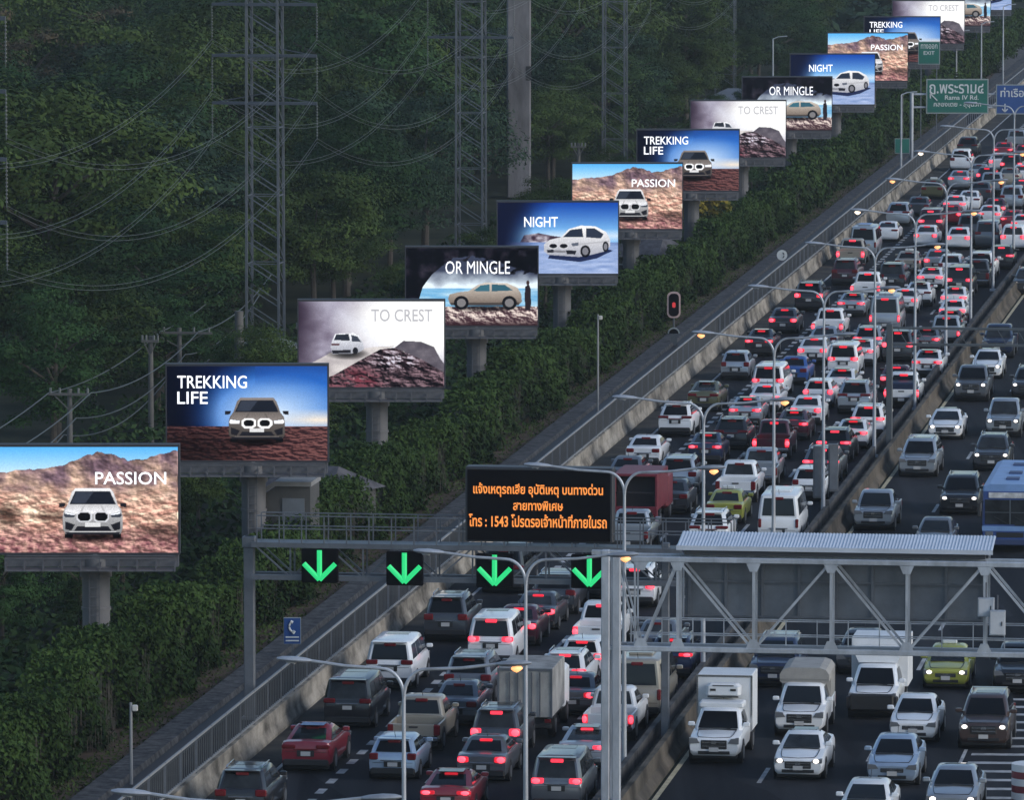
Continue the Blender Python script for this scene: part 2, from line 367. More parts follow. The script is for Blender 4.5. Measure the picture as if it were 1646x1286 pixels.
for y in (-.5,.5):
    for z in (z1,(z0+z1)/2+.05): b.bar((gx(418),y,z),(XR,y,z),.04)
    for i in range(22): x = gx(418)+i*(XR-gx(418))/21; b.bar((x,y,z0),(x,y,z1),.04)
b.obj('handrail', msteel, ga)
b = MB(); b.box(.2,XR,-.42,.42,gz(872)+.02,gz(872)+.06); b.obj('walkway', dsteel, ga)
AR = 'green lane arrows on the gantry'
for (u, v, lb) in ((521,905,'green down arrow signal nearest the gantry column, over the verge'),(658,907,'green down arrow signal over the parapet, second from the gantry column'),
                   (803,908,'green down arrow signal under the amber text sign'),(955,907,'green down arrow signal partly behind the galvanised gantry column')):
    r_ = empty('lane_signal', B+ROT@Vector((gx(u),-.62,gz(v))), ROADZ, label=lb, cat='lane signal', group=AR)
    b = MB(); b.box(-.66,.66,-.08,.12,-.60,.62,b=.03); b.obj('housing', screenb, r_)
    b = MB(); 
    for (p,q) in (((0,.58),(0,-.44)),((-.57,.10),(0,-.48)),((.57,.10),(0,-.48))): b.tube([(p[0],-.10,p[1]),(q[0],-.10,q[1])],.095,8)
    b.obj('arrow', greenled, r_)
# amber text sign
cu, cv = (755+992)/2, 802
vm = empty('message_sign', B+ROT@Vector((gx(cu),-.55,gz(862))), ROADZ, label='large black message sign with three lines of amber Thai text', cat='message sign')
wv, hv = 237/SG, (862-742)/SG
b = MB(); b.box(-wv/2,wv/2,0,.7,0,hv,b=.04); b.obj('cabinet', mat('sign_cabinet',(.045,.05,.06),.5,.3), vm)
b = MB(); b.box(-wv/2+.08,wv/2-.1,-.03,.0,.06,hv-.1); b.obj('face', screenb, vm)
for i,(t_,u0,u1,v0,v1) in enumerate((('แจ้งเหตุรถเสีย อุบัติเหตุ บนทางด่วน',768,976,767,790),('สายทางพิเศษ',832,912,796,811),('โทร : 1543 โปรดรอเจ้าหน้าที่ภายในรถ',761,982,817,838))):
    me = text_fit(t_,(u0-cu)/SG,(u1-cu)/SG,(862-v1)/SG,(862-v0)/SG,-.04,amber,.022); link('lettering', me, vm)
# ================================================================== BIG GALVANISED GANTRY
B2 = G(981,1330); S2 = ppm(B2)
hz = lambda v: zat(B2, v)
hx = lambda u: (u-981)/S2
g2 = empty('truss_gantry', B2, ROADZ, label='large galvanised box-truss gantry spanning the oncoming lanes', cat='gantry')
ZT, ZB = hz(898), hz(1042); DP = .9; XE = hx(1760)
b = MB()
b.box(-.30,-.02,-.15,.15,0,hz(884),b=.03); b.box(.06,.34,-.13,.15,0,hz(892),b=.03); b.box(-.62,.5,-.13,.13,hz(892),hz(885)); b.obj('column', galv, g2)
b = MB(); b.box(-.16,.16,DP-.15,DP+.15,0,hz(892),b=.03); b.obj('column', galv, g2)
b = MB(); b.box(XE-.3,XE,-.15,.15,0,ZT,b=.03); b.obj('column', galv, g2)
for nm, z in (('top_chord',ZT),('bottom_chord',ZB)):
    for y in (0,DP):
        b = MB(); b.box(-.15,XE,y-.09,y+.09,z-.085,z+.085,b=.02); b.obj(nm, galv, g2)
vx = [hx(u) for u in (1089,1211,1335,1456,1580,1702)]
b = MB()
for y in (0,DP):
    for x in vx: b.bar((x,y,ZB),(x,y,ZT),.085)
    xs = [hx(1030),vx[0],vx[1],vx[2],vx[3],vx[4],vx[5]]
    for i in range(6):
        up = i%2; b.bar((xs[i],y,ZT if up else ZB),(xs[i+1],y,ZB if up else ZT),.075)
    b.bar((hx(990),y,ZT),(hx(1028),y,ZB),.06)
    b.bar((hx(1020),y,ZB),(hx(1020),y,ZT),.06)
for x in vx: b.bar((x,0,ZB),(x,DP,ZB),.06); b.bar((x,0,ZT),(x,DP,ZT),.06)
for x in vx+[hx(1030)]:
    for z, d_ in ((ZB+.20,1),(ZT-.20,-1)): b.prism([(x-.24,z-.12*d_),(x+.24,z-.12*d_),(x+.12,z+.16*d_),(x-.12,z+.16*d_)],-.075,-.055)
b.obj('bracing', galv, g2)
b = MB(); b.box(hx(1005),XE,.16,DP-.16,ZB+.02,ZB+.08); b.obj('walkway', msteel, g2)
b = MB()
for z in (ZB+.45,ZB+.95): b.bar((hx(1010),DP-.2,z),(XE,DP-.2,z),.035); b.bar((hx(1010),.25,z),(XE,.25,z),.03)
for i in range(16): x = hx(1010)+i*(XE-hx(1010))/15; b.bar((x,DP-.2,ZB),(x,DP-.2,ZB+.95),.035)
b.obj('handrail', galv, g2)
eb = empty('electrical_box', B2+ROT@Vector((hx(1583),-.18,hz(965))), ROADZ, label='upper grey electrical box on the truss upright', cat='electrical box')
def ebox(root, w_, h_):
    b = MB(); b.box(-w_/2,w_/2,-.14,.14,-h_/2,h_/2,b=.015); b.obj('case', galv, root)
    b = MB(); b.box(-w_/2+.04,w_/2-.04,-.165,-.14,-h_/2+.05,h_/2-.05); d = b.obj('door', mat('box_door',(.50,.53,.57),.5,noise=(2,.1)), root)
    b = MB(); b.box(w_/2-.12,w_/2-.09,-.19,-.165,-.08,.06); b.obj('handle', black_m, d)
    b = MB(); b.tube([(0,.02,h_/2),(0,.02,h_/2+.5)],.025,6); b.obj('conduit', msteel, root)
ebox(eb,.54,.62)
eb = empty('electrical_box', B2+ROT@Vector((hx(1602),-.46,hz(988))), ROADZ, label='lower grey electrical box beside the truss upright', cat='electrical box'); ebox(eb,.52,.82)
# back of the sign hung behind the truss, with its metal roof
bs = empty('sign_cabinet', B2+ROT@Vector((hx(1338),DP+.25,ZB)), ROADZ, label='grey back of a wide sign with corrugated metal roof behind the truss', cat='sign')
hw = (1588-1087)/S2/2; zt = hz(880)-ZB; zc = hz(1000)-ZB
b = MB(); b.box(-hw+.15,hw-.15,.05,.85,zc,zt-.05)
b.obj('cabinet', panel_g, bs)
b = MB(); cx = hx(1338)
for i in range(9): x = -hw+.3+i*(2*hw-.6)/8; b.box(x-.05,x+.05,-.02,.05,zc,zt-.1)
for z in (zc+.08,(zc+zt)/2): b.box(-hw+.15,hw-.15,-.03,.04,z,z+.06)
b.obj('stiffener', msteel, bs)
b = MB(); b.box(-hw+.2,hw-.2,-.72,.045,zt-.26,zt-.02); b.obj('dark_band', mat('under_roof_dark',(.03,.034,.04),.7), bs)  # dark band filling the space beneath the roof overhang
b = MB(); nW = 96; top = []; rows = []
for (y, z) in ((-.75,zt+.02),(.2,zt+.16),(1.1,zt+.30)):
    rows.append([(-hw-.05+(2*hw+.1)*i/(nW*2), y, z+(.035 if i%2 else 0)) for i in range(nW*2+1)])
n = nW*2+1
b.add([p for r_ in rows for p in r_], [(j*n+i,j*n+i+1,(j+1)*n+i+1,(j+1)*n+i) for j in range(2) for i in range(n-1)])
b.box(-hw-.06,hw+.06,-.79,-.75,zt-.10,zt+.05); b.box(-hw-.07,-hw-.03,-.75,1.1,zt-.02,zt+.04)
b.obj('roof', roofm, bs)
b = MB()
for x in (-hw+.1,0,hw-.1): b.bar((x,-.7,zt),(x,.1,zt-.3),.04); b.bar((x,.02,zc),(x,.02,zt),.06)
b.obj('bracket', galv, bs)
# ================================================================== THIN GANTRY over the oncoming lanes
B3 = G(1429,734); S3 = ppm(B3)
g3 = empty('thin_gantry', B3, ROADZ, label='slim dark steel gantry over the oncoming lanes above the pickup', cat='gantry')
b = MB(); b.box(-.16,.16,-.16,.16,.3,zat(B3,520),b=.03); b.obj('column', dsteel, g3)
b = MB()
for v in (527,553): b.box(.1,11,-.06,.06,zat(B3,v)-.06,zat(B3,v)+.06)
for i in range(11): b.bar((.4+i,0,zat(B3,527)),(.9+i,0,zat(B3,553)),.03)
b.obj('beam', dsteel, g3)
b = MB(); b.box(10.9,11.2,-.16,.16,0,zat(B3,520),b=.03); b.obj('column', dsteel, g3)
# ================================================================== DIRECTION SIGNS
B4 = G(1465,259); S4 = ppm(B4)
zs = lambda v: zat(B4, v)
sx = lambda u: (u-1465)/S4
gs = empty('sign_gantry', B4, label='galvanised sign gantry post and arms carrying the green and blue signs', cat='gantry')
b = MB(); b.cyl((0,0,0),(0,0,zs(149)),.17,12); b.obj('column', galv, gs)
b = MB()
for v in (151,172): b.tube([(0,0,zs(v)),(sx(1760),0,zs(v))],.09,8)
b.obj('arm', galv, gs)
b = MB(); b.cyl((sx(1755),0,0),(sx(1755),0,zs(149)),.17,12); b.obj('column', galv, gs)
def sign(name, u0,u1,v0,v1, face, lines, label, yoff, bx=None, arrow=None):
    Bq, Sq = (B4, S4) if bx is None else bx[:2]
    cu_ = (u0+u1)/2; r_ = empty(name, Vector((Bq.x+(cu_-bx[2] if bx else cu_-1465)/Sq, Bq.y+yoff, zat(Bq,v1))), label=label, cat='road sign')
    W, Hh = (u1-u0)/Sq, zat(Bq,v0)-zat(Bq,v1)
    b = MB(); b.box(-W/2,W/2,-.02,.06,0,Hh); b.obj('border', trim_m, r_)
    q = min(W,Hh)*.035; b = MB(); b.box(-W/2+q,W/2-q,-.035,-.02,q,Hh-q); b.obj('face', face, r_)
    for (t_,a0,a1,c0,c1) in lines:
        link('lettering', text_fit(t_,-W/2+a0*W,-W/2+a1*W,Hh*(1-c1),Hh*(1-c0),-.045,wht_m,.012), r_)
    if arrow:
        b = MB(); X, Z, a, ln = -W/2+arrow[0]*W, Hh*(1-arrow[1]), arrow[2], arrow[3]
        d = Vector((math.cos(a),0,math.sin(a))); P = Vector((X,-.045,Z)); tip = P+d*ln/2
        b.bar(P-d*ln/2, tip, .09)
        for s_ in (2.4,-2.4): e = Vector((math.cos(a+s_),0,math.sin(a+s_))); b.bar(tip, tip+e*ln*.5, .09)
        b.obj('arrow', wht_m, r_)
    return r_
sign('direction_sign',1488,1588,126,182,grn_m,[('ถ.พระราม๔',.05,.92,.14,.42),('Rama IV Rd.',.30,.84,.47,.60),('คลองเตย - สุขุมวิท',.12,.88,.66,.84)],
     'large green direction sign with three text lines and an up-left arrow',-.2,arrow=(.12,.52,R(135),.85))
sign('direction_sign',1600,1672,135,183,blu_m,[('ท่าเรือ',.10,.62,.10,.42)],'blue direction sign with white Thai text and down arrow at the frame edge',-.2,arrow=(.2,.78,R(-90),.7))
B5 = G(1494,232); q5 = (B5, ppm(B5), 1494)
s5 = sign('exit_sign',1475,1510,66,103,grn_m,[('ทางออก',.12,.88,.12,.32),('EXIT',.25,.75,.42,.58)],'small square green sign on two posts above the large green sign',0,q5)
b = MB(); hh = zat(B5,103)
for x in (-.7,.7): b.bar((x,.02,-hh),(x,.02,.0),.09)
b.obj('post', msteel, s5)
B6 = G(1446,271); q6 = (B6, ppm(B6), 1446)
s6 = sign('distance_sign',1438,1462,222,246,grn_m,[],'small plain green sign fixed to a thin pole by the gantry post',-.1,q6)
b = MB(); hh = zat(B6,246); b.cyl((0,.12,-hh),(0,.12,zat(B6,150)-hh),.06,8); b.obj('post', msteel, s6)
# emergency phone sign
B7 = G(470,1064); q7 = (B7, ppm(B7), 470)
s7 = sign('phone_sign',456,484,993,1036,blu_m,[],'blue emergency phone sign with white handset beside the railing',0,q7)
S7 = q7[1]; b = MB(); hh = zat(B7,1036)
pts = [Vector((.10+.22*math.cos(a),-.05,.70+.22*math.sin(a))) for a in [R(130+k*14) for k in range(10)]]
b.tube(pts,.04,6); b.tube([pts[0]+Vector((-.03,0,.03)),pts[0]+Vector((.07,0,-.01))],.06,6); b.tube([pts[-1]+Vector((-.02,0,-.05)),pts[-1]+Vector((.04,0,.05))],.06,6)
b.obj('handset', wht_m, s7)
b = MB(); b.box(-.26,.26,-.045,-.035,.26,.31); b.box(-.26,.26,-.045,-.035,.12,.17); b.obj('text_bar', wht_m, s7)
b = MB(); b.bar((0,.02,-hh),(0,.02,0),.08); b.obj('post', msteel, s7)
# red-bordered signal and round sign on the kerb
B8 = G(1083,556); S8 = ppm(B8); r_ = empty('warning_signal', B8, label='tall black signal with white and red outline on the kerb strip', cat='signal')
def rounded(w_, h_, r, n=6):
    P = []
    for cx, cz, a0 in ((w_-r,h_-r,0),(-w_+r,h_-r,90),(-w_+r,-h_+r,180),(w_-r,-h_+r,270)):
        for i in range(n+1): a = R(a0+90*i/n); P.append((cx+r*math.cos(a), cz+r*math.sin(a)))
    return P
def off(P, dx, dz): return [(x+dx,z+dz) for x,z in P]
zc8 = zat(B8,490)
b = MB(); b.prism(off(rounded(.40,.78,.3),0,zc8),-.02,.10); b.obj('border', mat('signal_border',(.45,.33,.33),.5), r_)
b = MB(); b.prism(off(rounded(.30,.68,.24),0,zc8),-.05,-.02); b.obj('face', screenb, r_)
b = MB(); b.prism(off(rounded(.10,.16,.09),0,zc8),-.07,-.05); b.obj('lamp', redled, r_)
b = MB(); zz = zat(B8,536); b.prism([(.36*math.cos(R(a)),zz+.36*math.sin(R(a))) for a in range(0,181,15)],-.02,.08); b.obj('hood', trim_m, r_)
b = MB(); b.prism([(.28*math.cos(R(a)),zz+.28*math.sin(R(a))) for a in range(0,181,15)],-.05,-.02); b.obj('hood_face', screenb, r_)
b = MB(); b.cyl((0,.05,0),(0,.05,zc8-.7),.06,8); b.box(-.2,.2,-.02,.14,.0,.7); b.obj('post', dsteel, r_)
B9 = G(1257,431); r_ = empty('round_sign', B9, label='small pale round sign on a short pole by the railing', cat='road sign')
zz = zat(B9,410); b = MB(); b.cyl((0,-.03,zz),(0,.03,zz),.36,20); b.obj('disc', wht_m, r_)
b = MB(); b.tube([(.12*math.cos(a)+.02,-.04,zz+.17*math.sin(a)) for a in [R(-80+i*20) for i in range(9)]],.04,6); b.obj('symbol', dsteel, r_)
b = MB(); b.cyl((0,.06,0),(0,.06,zz),.035,8); b.obj('post', msteel, r_)
# slender posts on the kerb
for (u,v,vt,lb) in ((211,1262,1130,'thin pole with small white lamp beside the drain in the foreground'),(961,668,505,'thin grey pole standing on the kerb below the third billboard')):
    Bq = G(u,v); r_ = empty('slender_pole', Bq, label=lb, cat='pole')
    b = MB(); z = zat(Bq,vt); b.cyl((0,0,0),(0,0,z),.065,8,r2=.05); b.obj('shaft', mat('grey_pole',(.24,.25,.26),.6), r_)
    b = MB(); b.box(.04,.24,-.08,.08,z-.30,z-.08,b=.03); b.obj('fitting', mat('pale_fitting',(.5,.5,.48),.5), r_)
for (u,v,vt,lb) in ((1537,160,52,'thin pale pole rising behind the green sign, left of three'),(1577,152,38,'thin pale pole rising behind the green sign, middle of three'),(1612,140,10,'thin pale pole rising between the green and blue signs'),(1448,290,152,'thin pole behind the small plain green sign'),(1242,215,62,'thin pale pole among the far roofs behind the billboards')):
    Bq = G(u,v); r_ = empty('far_pole', Bq, label=lb, cat='pole'); z = zat(Bq,vt)
    b = MB(); b.cyl((0,0,0),(0,0,z),.10,8,r2=.06); b.obj('shaft', galv, r_)
    b = MB(); b.tube([(0,0,z),(.5,0,z+.2),(1.3,0,z+.25)],.05,6); b.obj('arm', galv, r_)
# cabinets on the median by the lamp
Bq = G(1326,842); r_ = empty('electrical_cabinet', Bq, label='tall grey electrical cabinets clustered round a lamp post on the median', cat='cabinet')
b = MB(); b.box(-.55,-.1,-.25,.2,1.2,3.6,b=.02); b.box(.15,.6,-.2,.2,1.5,3.7,b=.02); b.obj('case', mat('cabinet_grey',(.11,.12,.135),.6,.2,noise=(1,.25)), r_)
b = MB(); b.box(-.5,-.15,-.275,-.25,1.3,3.5); b.box(.2,.55,-.225,-.2,1.6,3.6); b.obj('door', msteel, r_)
b = MB(); b.box(-.2,.2,-.2,.2,0,1.1,b=.02); b.obj('plinth', kerb_m, r_)
# striped crash cushion at right edge
Bq = G(1655,1300); r_ = empty('crash_cushion', Bq, label='red and white striped crash cushion at the right edge of the hatching', cat='crash cushion')
b = MB(); b2 = MB()
for i in range(6):
    z = .1+i*.24; (b if i%2 else b2).cyl((0,0,z),(0,0,z+.24),.62,20)
b.obj('white_band', boxw, r_); b2.obj('red_band', redpaint, r_)
# ================================================================== BILLBOARD PICTURES (painted on a grid of points)
GW, GH = 300, 178
U, V = np.meshgrid((np.arange(GW+1)+.5)/(GW+1), (np.arange(GH+1)+.5)/(GH+1))
def vnoise(sx, sy, seed):
    g = np.random.default_rng(seed).random((sy+2, sx+2)); x = U*sx; y = V*sy; i = x.astype(int); j = y.astype(int); fx = x-i; fy = y-j
    fx = fx*fx*(3-2*fx); fy = fy*fy*(3-2*fy)
    return (g[j,i]*(1-fx)+g[j,i+1]*fx)*(1-fy)+(g[j+1,i]*(1-fx)+g[j+1,i+1]*fx)*fy
def fbm(sx, sy, seed, o=4): return sum(vnoise(sx*2**k, sy*2**k, seed+k)*.5**k for k in range(o))/sum(.5**k for k in range(o))
def C(r,g,b): return np.array([r,g,b],float)/255
def lerp(a, b, t): return a+(b-a)*np.clip(t,0,1)[...,None]
def inpoly(P, x=U, y=V):
    ins = np.zeros(x.shape, bool); n = len(P)
    for i in range(n):
        (x0,y0),(x1,y1) = P[i], P[(i+1)%n]
        if y0 == y1: continue
        c = ((y0 > y) != (y1 > y)) & (x < (x1-x0)*(y-y0)/(y1-y0)+x0); ins ^= c
    return ins
def fill(I, P, c, a=1.0):
    m = inpoly(P)[...,None]*a; I[:] = I*(1-m)+np.asarray(c)*m
def fillg(I, P, c0, c1):
    m = inpoly(P); ys = [y for _,y in P]; t = np.clip((V-min(ys))/(max(ys)-min(ys)+1e-6),0,1)[...,None]; col = np.asarray(c0)*(1-t)+np.asarray(c1)*t
    I[:] = np.where(m[...,None], col*(.95+.1*FINE), I)
FINE = np.random.default_rng(900).random((GH+1,GW+1,1))
def ell(cx, cy, rx, ry, n=28): return [(cx+rx*math.cos(2*math.pi*i/n), cy+ry*math.sin(2*math.pi*i/n)) for i in range(n)]
def sdark(I, cx, cy, rx, ry, a): 
    d = np.clip(1-((U-cx)/rx)**2-((V-cy)/ry)**2, 0, 1)*a; I *= (1-d)[...,None]
def front_car(I, cx, cy, w_, h_, body, glow=False, lo=C(34,34,40)):
    p = lambda P: [(cx+x*w_, cy+y*h_) for x,y in P]
    m2 = lambda P: [(-x,y) for x,y in P]
    sdark(I, cx, cy+.50*h_, .60*w_, .13*h_, .85)
    for s_ in (-1,1): fill(I, p([(s_*.32,.3),(s_*.47,.3),(s_*.47,.52),(s_*.34,.52)]), lo*.35)
    fillg(I, p([(-.29,-.5),(.29,-.5),(.35,-.42),(.42,-.16),(.48,-.06),(.5,.06),(.5,.34),(.46,.44),(-.46,.44),(-.5,.34),(-.5,.06),(-.48,-.06),(-.42,-.16),(-.35,-.42)]), body*1.0, body*.55)
    fill(I, p([(-.29,-.5),(.29,-.5),(.32,-.45),(-.32,-.45)]), body*1.05)
    fill(I, p([(-.29,-.44),(.29,-.44),(.39,-.17),(-.39,-.17)]), C(30,34,44)); fill(I, p([(-.27,-.43),(.02,-.43),(-.12,-.2),(-.36,-.19)]), C(84,92,108), .45)
    fillg(I, p([(-.41,-.16),(.41,-.16),(.47,-.02),(.30,.02),(-.30,.02),(-.47,-.02)]), body*.84, body*1.06)
    for s_ in (-1,1): fill(I, p([(s_*.12,-.15),(s_*.16,-.15),(s_*.22,.0),(s_*.19,.0)]), body*.8)
    for s_ in (-1,1):
        fill(I, p([(s_*.46,-.20),(s_*.56,-.20),(s_*.57,-.11),(s_*.47,-.12)]), lo)
        fill(I, p([(s_*.30,.03),(s_*.47,.0),(s_*.49,.06),(s_*.46,.10),(s_*.31,.10)]), C(245,245,255) if glow else C(60,64,74))
        fill(I, p([(s_*.30,.03),(s_*.46,.0),(s_*.46,.025),(s_*.31,.055)]), C(240,244,255))
        k = [(.015,.02),(.07,-.03),(.21,-.03),(.275,.03),(.275,.13),(.22,.20),(.07,.20),(.015,.15)]
        fill(I, p([(s_*x,y) for x,y in k]), C(250,250,255) if glow else C(205,206,212))
        fill(I, p([(s_*(.145+(x-.145)*(.70 if glow else .80)),.085+(y-.085)*(.64 if glow else .76)) for x,y in k]), lo*.55)
        fill(I, p([(s_*.30,.25),(s_*.46,.18),(s_*.46,.34),(s_*.36,.37)]), lo)
    fill(I, p([(-.26,.28),(.26,.28),(.32,.38),(-.32,.38)]), lo); fill(I, p([(-.13,.21),(.13,.21),(.13,.29),(-.13,.29)]), C(214,214,216))
    fill(I, p([(-.46,.395),(.46,.395),(.44,.45),(-.44,.45)]), lo); fill(I, p([(-.40,.385),(.40,.385),(.38,.405),(-.38,.405)]), body*.95)
def emboss(sx, sy, seed, o=5, k=7.0):
    n = fbm(sx, sy, seed, o); return np.clip(.5+(n-np.roll(np.roll(n,-2,1),2,0))*k, 0, 1)
def pic_passion():
    I = lerp(C(84,172,240)+0*U[...,None], C(196,228,244), V/.26)
    ridge = np.interp(U[0], [0,.12,.25,.36,.47,.55,.64,.72,.80,.90,1], [.25,.22,.21,.17,.10,.05,.07,.13,.12,.07,.03])+(vnoise(40,1,3)[0]-.5)*.02
    n = fbm(14,10,11); n2 = fbm(40,24,19,3)
    hill = lerp(C(104,84,94)+0*U[...,None], C(206,172,150), n*1.7-.4+(V-.25)*1.3)
    land = lerp(C(176,126,112)+0*U[...,None], C(244,212,186), fbm(16,30,5,5)*1.9-.45)
    I = np.where((V > ridge[None,:])[...,None], hill, I)
    mid = .34+.10*(fbm(5,1,30)[0]-.5)
    I = np.where((V > mid[None,:])[...,None], lerp(hill, land, (V-mid[None,:])/.2), I)
    fg = lerp(C(110,70,76)+0*U[...,None], C(196,152,140), n2*1.6-.3)
    I = lerp(I, fg, (V-.70+.1*(n-.5))/.16)
    e1 = emboss(7,6,33); e2 = emboss(22,26,37,4,4.5); w1 = np.clip((.50-V)/.2,0,1)
    I *= np.where(V > ridge[None,:], (.58+.75*e1)*w1+(.66+.60*e2)*(1-w1), 1)[...,None]
    sdark(I, .04, .64, .10, .14, .55); sdark(I, .30, .66, .14, .06, .5); sdark(I, .92, .8, .2, .1, .4)
    front_car(I, .525, .62, .33, .46, C(226,226,230)); return I
def pic_trekking():
    d = np.hypot((U-.66)/.62, (V-.52)/.55)
    I = lerp(C(215,232,250)+0*U[...,None], C(46,104,190), d*1.25); I = lerp(I, C(16,26,58), (d-.62)/.5+(.42-U)*1.1)
    I = lerp(I, C(10,14,30), (.34-U)/.3); I = lerp(I, C(34,74,150), (.22-V)/.3*(U>.55))
    I = lerp(I, C(236,222,205), np.clip(1-abs(V-.57)/.12,0,1)*np.clip((U-.62)/.3,0,1))
    gr = lerp(C(44,28,32)+0*U[...,None], C(116,78,76), emboss(26,50,41,4,5.0)*.9-.1+(U-.4)*.35)
    I = np.where((V > .635)[...,None], gr, I); sdark(I, .1, .9, .5, .3, .5)
    front_car(I, .56, .565, .35, .46, C(126,118,114), True); return I
def pic_crest():
    n = fbm(10,10,61); I = lerp(C(108,98,116)+0*U[...,None], C(176,172,190), n+(U-.3)*.6)
    I = lerp(C(40,30,44)+0*U[...,None], I, U/.22+.2+(V-.3)*.4)
    d = np.hypot((U-.82)/.62, (V-.26)/.56); I = lerp(I, C(255,255,252), (1.0-d)*2.1)
    ray_ = np.clip(1-abs((V-.05)-(U-.20)*1.1)/.22,0,1)*(U<.7); I = lerp(I, C(220,224,240), ray_*.35)
    I = np.where(inpoly([(0,.80),(.22,.60),(.52,.53),(.66,.52),(.50,.66),(.26,.86),(.0,.98)])[...,None], lerp(C(150,142,146)+0*I, C(232,226,222), n*.9+.1), I)
    k = fbm(14,12,71,5)
    str_ = emboss(13,15,72,5,6.0)*.75+emboss(34,30,74,3,5.0)*.35
    rock = lerp(C(20,15,20)+0*U[...,None], C(142,116,124), (str_-.22)*1.25)
    gl = np.clip(1-np.hypot((U-.66)/.22,(V-.68)/.16),0,1); rock = lerp(rock, C(205,200,214), np.clip(str_-.58,0,1)*3.6*gl)
    rd = np.clip(1-np.hypot((U-.36)/.32,(V-.92)/.20),0,1); rock = lerp(rock, C(122,58,70), np.clip(k+str_*.5-.62,0,1)*3*rd)
    rock = lerp(rock, C(210,170,172), np.clip(vnoise(50,30,79)-.78,0,1)*4*rd)
    I = np.where(inpoly([(0,1.01),(.24,.86),(.45,.66),(.56,.56),(.66,.54),(.74,.60),(.80,.62),(.90,.72),(1.01,.83),(1.01,1.01)])[...,None], rock, I)
    I = np.where(inpoly([(.66,.54),(.72,.46),(.84,.47),(.93,.53),(.97,.66),(1.01,.75),(1.01,.84),(.85,.68)])[...,None], lerp(C(60,56,66)+0*I, C(120,114,122), k), I)
    cx, cy, w_, h_ = .335, .50, .23, .27; p = lambda P: [(cx+x*w_, cy+y*h_) for x,y in P]
    sdark(I, cx, cy+.42*h_, .16, .07, .75)
    fillg(I, p([(-.45,-.15),(-.36,-.45),(.2,-.48),(.36,-.36),(.47,-.06),(.5,.22),(.36,.34),(.12,.4),(-.45,.42),(-.5,.1)]), C(238,240,246), C(150,152,164))
    fill(I, p([(-.40,-.17),(-.33,-.42),(.04,-.44),(.08,-.16)]), C(44,48,58)); fill(I, p([(.12,-.40),(.30,-.34),(.42,-.10),(.14,-.12)]), C(60,66,78))
    fill(I, p([(-.47,-.04),(-.22,-.04),(-.24,.06),(-.48,.05)]), C(90,60,66)); fill(I, p([(-.46,.26),(.10,.24),(.10,.38),(-.44,.40)]), C(40,40,46))
    fill(I, p(ell(.24,.28,.08,.15)), C(34,34,40)); return I
def pic_mingle():
    n = fbm(16,12,81); cave = lerp(C(10,10,18)+0*U[...,None], C(54,50,60), (n-.45)*2.2)
    I = cave.copy()
    op = inpoly([(.10,.66),(.13,.50),(.20,.34),(.30,.20),(.36,.13),(.52,.10),(.66,.16),(.80,.24),(.90,.30),(1.01,.34),(1.01,.80),(.10,.80)])
    skyc = lerp(C(58,64,84)+0*U[...,None], C(226,240,250), (V-.30)/.18+(fbm(8,6,90)-.5)*.9)
    sea = lerp(C(60,140,200)+0*U[...,None], C(210,232,240), fbm(6,30,95)); 
    s2 = np.where((V > .52)[...,None], sea, skyc); I = np.where(op[...,None], s2, I)
    stripes = (np.sin((U-.2)*50+V*60+n*8) > .4) & op & (V < .34-.18*np.clip(1-abs(U-.42)/.25,0,1)); I = np.where(stripes[...,None], cave*.8+.05, I)
    sand = lerp(C(70,48,56)+0*U[...,None], C(232,216,206), emboss(18,16,97,5,6.0)*1.25-.2); I = np.where((V > .755+.02*(n-.5))[...,None], sand, I)
    I = lerp(I, C(60,38,44)*.8, (V-.90)/.1); 
    cx, cy, w_, h_ = .60, .62, .56, .36; p = lambda P: [(cx+x*w_, cy+y*h_) for x,y in P]
    sdark(I, cx, cy+.42*h_, .30, .06, .6)
    fillg(I, p([(-.5,.10),(-.48,-.06),(-.36,-.14),(-.22,-.18),(-.10,-.40),(.0,-.48),(.30,-.46),(.44,-.30),(.49,-.08),(.5,.20),(.46,.30),(-.47,.30)]), C(206,196,184), C(112,100,92))
    fill(I, p([(-.16,-.18),(-.06,-.38),(.06,-.42),(.06,-.17)]), C(60,104,120)); fill(I, p([(.09,-.42),(.27,-.40),(.38,-.20),(.09,-.17)]), C(52,92,108))
    fill(I, p([(-.47,.24),(.46,.22),(.46,.32),(-.46,.32)]), C(72,66,64))
    for x in (-.32,.33): fill(I, p(ell(x,.24,.10,.25)), C(24,24,28)); fill(I, p(ell(x,.24,.06,.15)), C(120,118,120))
    fill(I, [(.905,.50),(.93,.46),(.945,.52),(.95,.72),(.94,.80),(.905,.80),(.90,.62)], C(40,34,40)); fill(I, ell(.925,.45,.012,.03), C(60,44,44)); return I
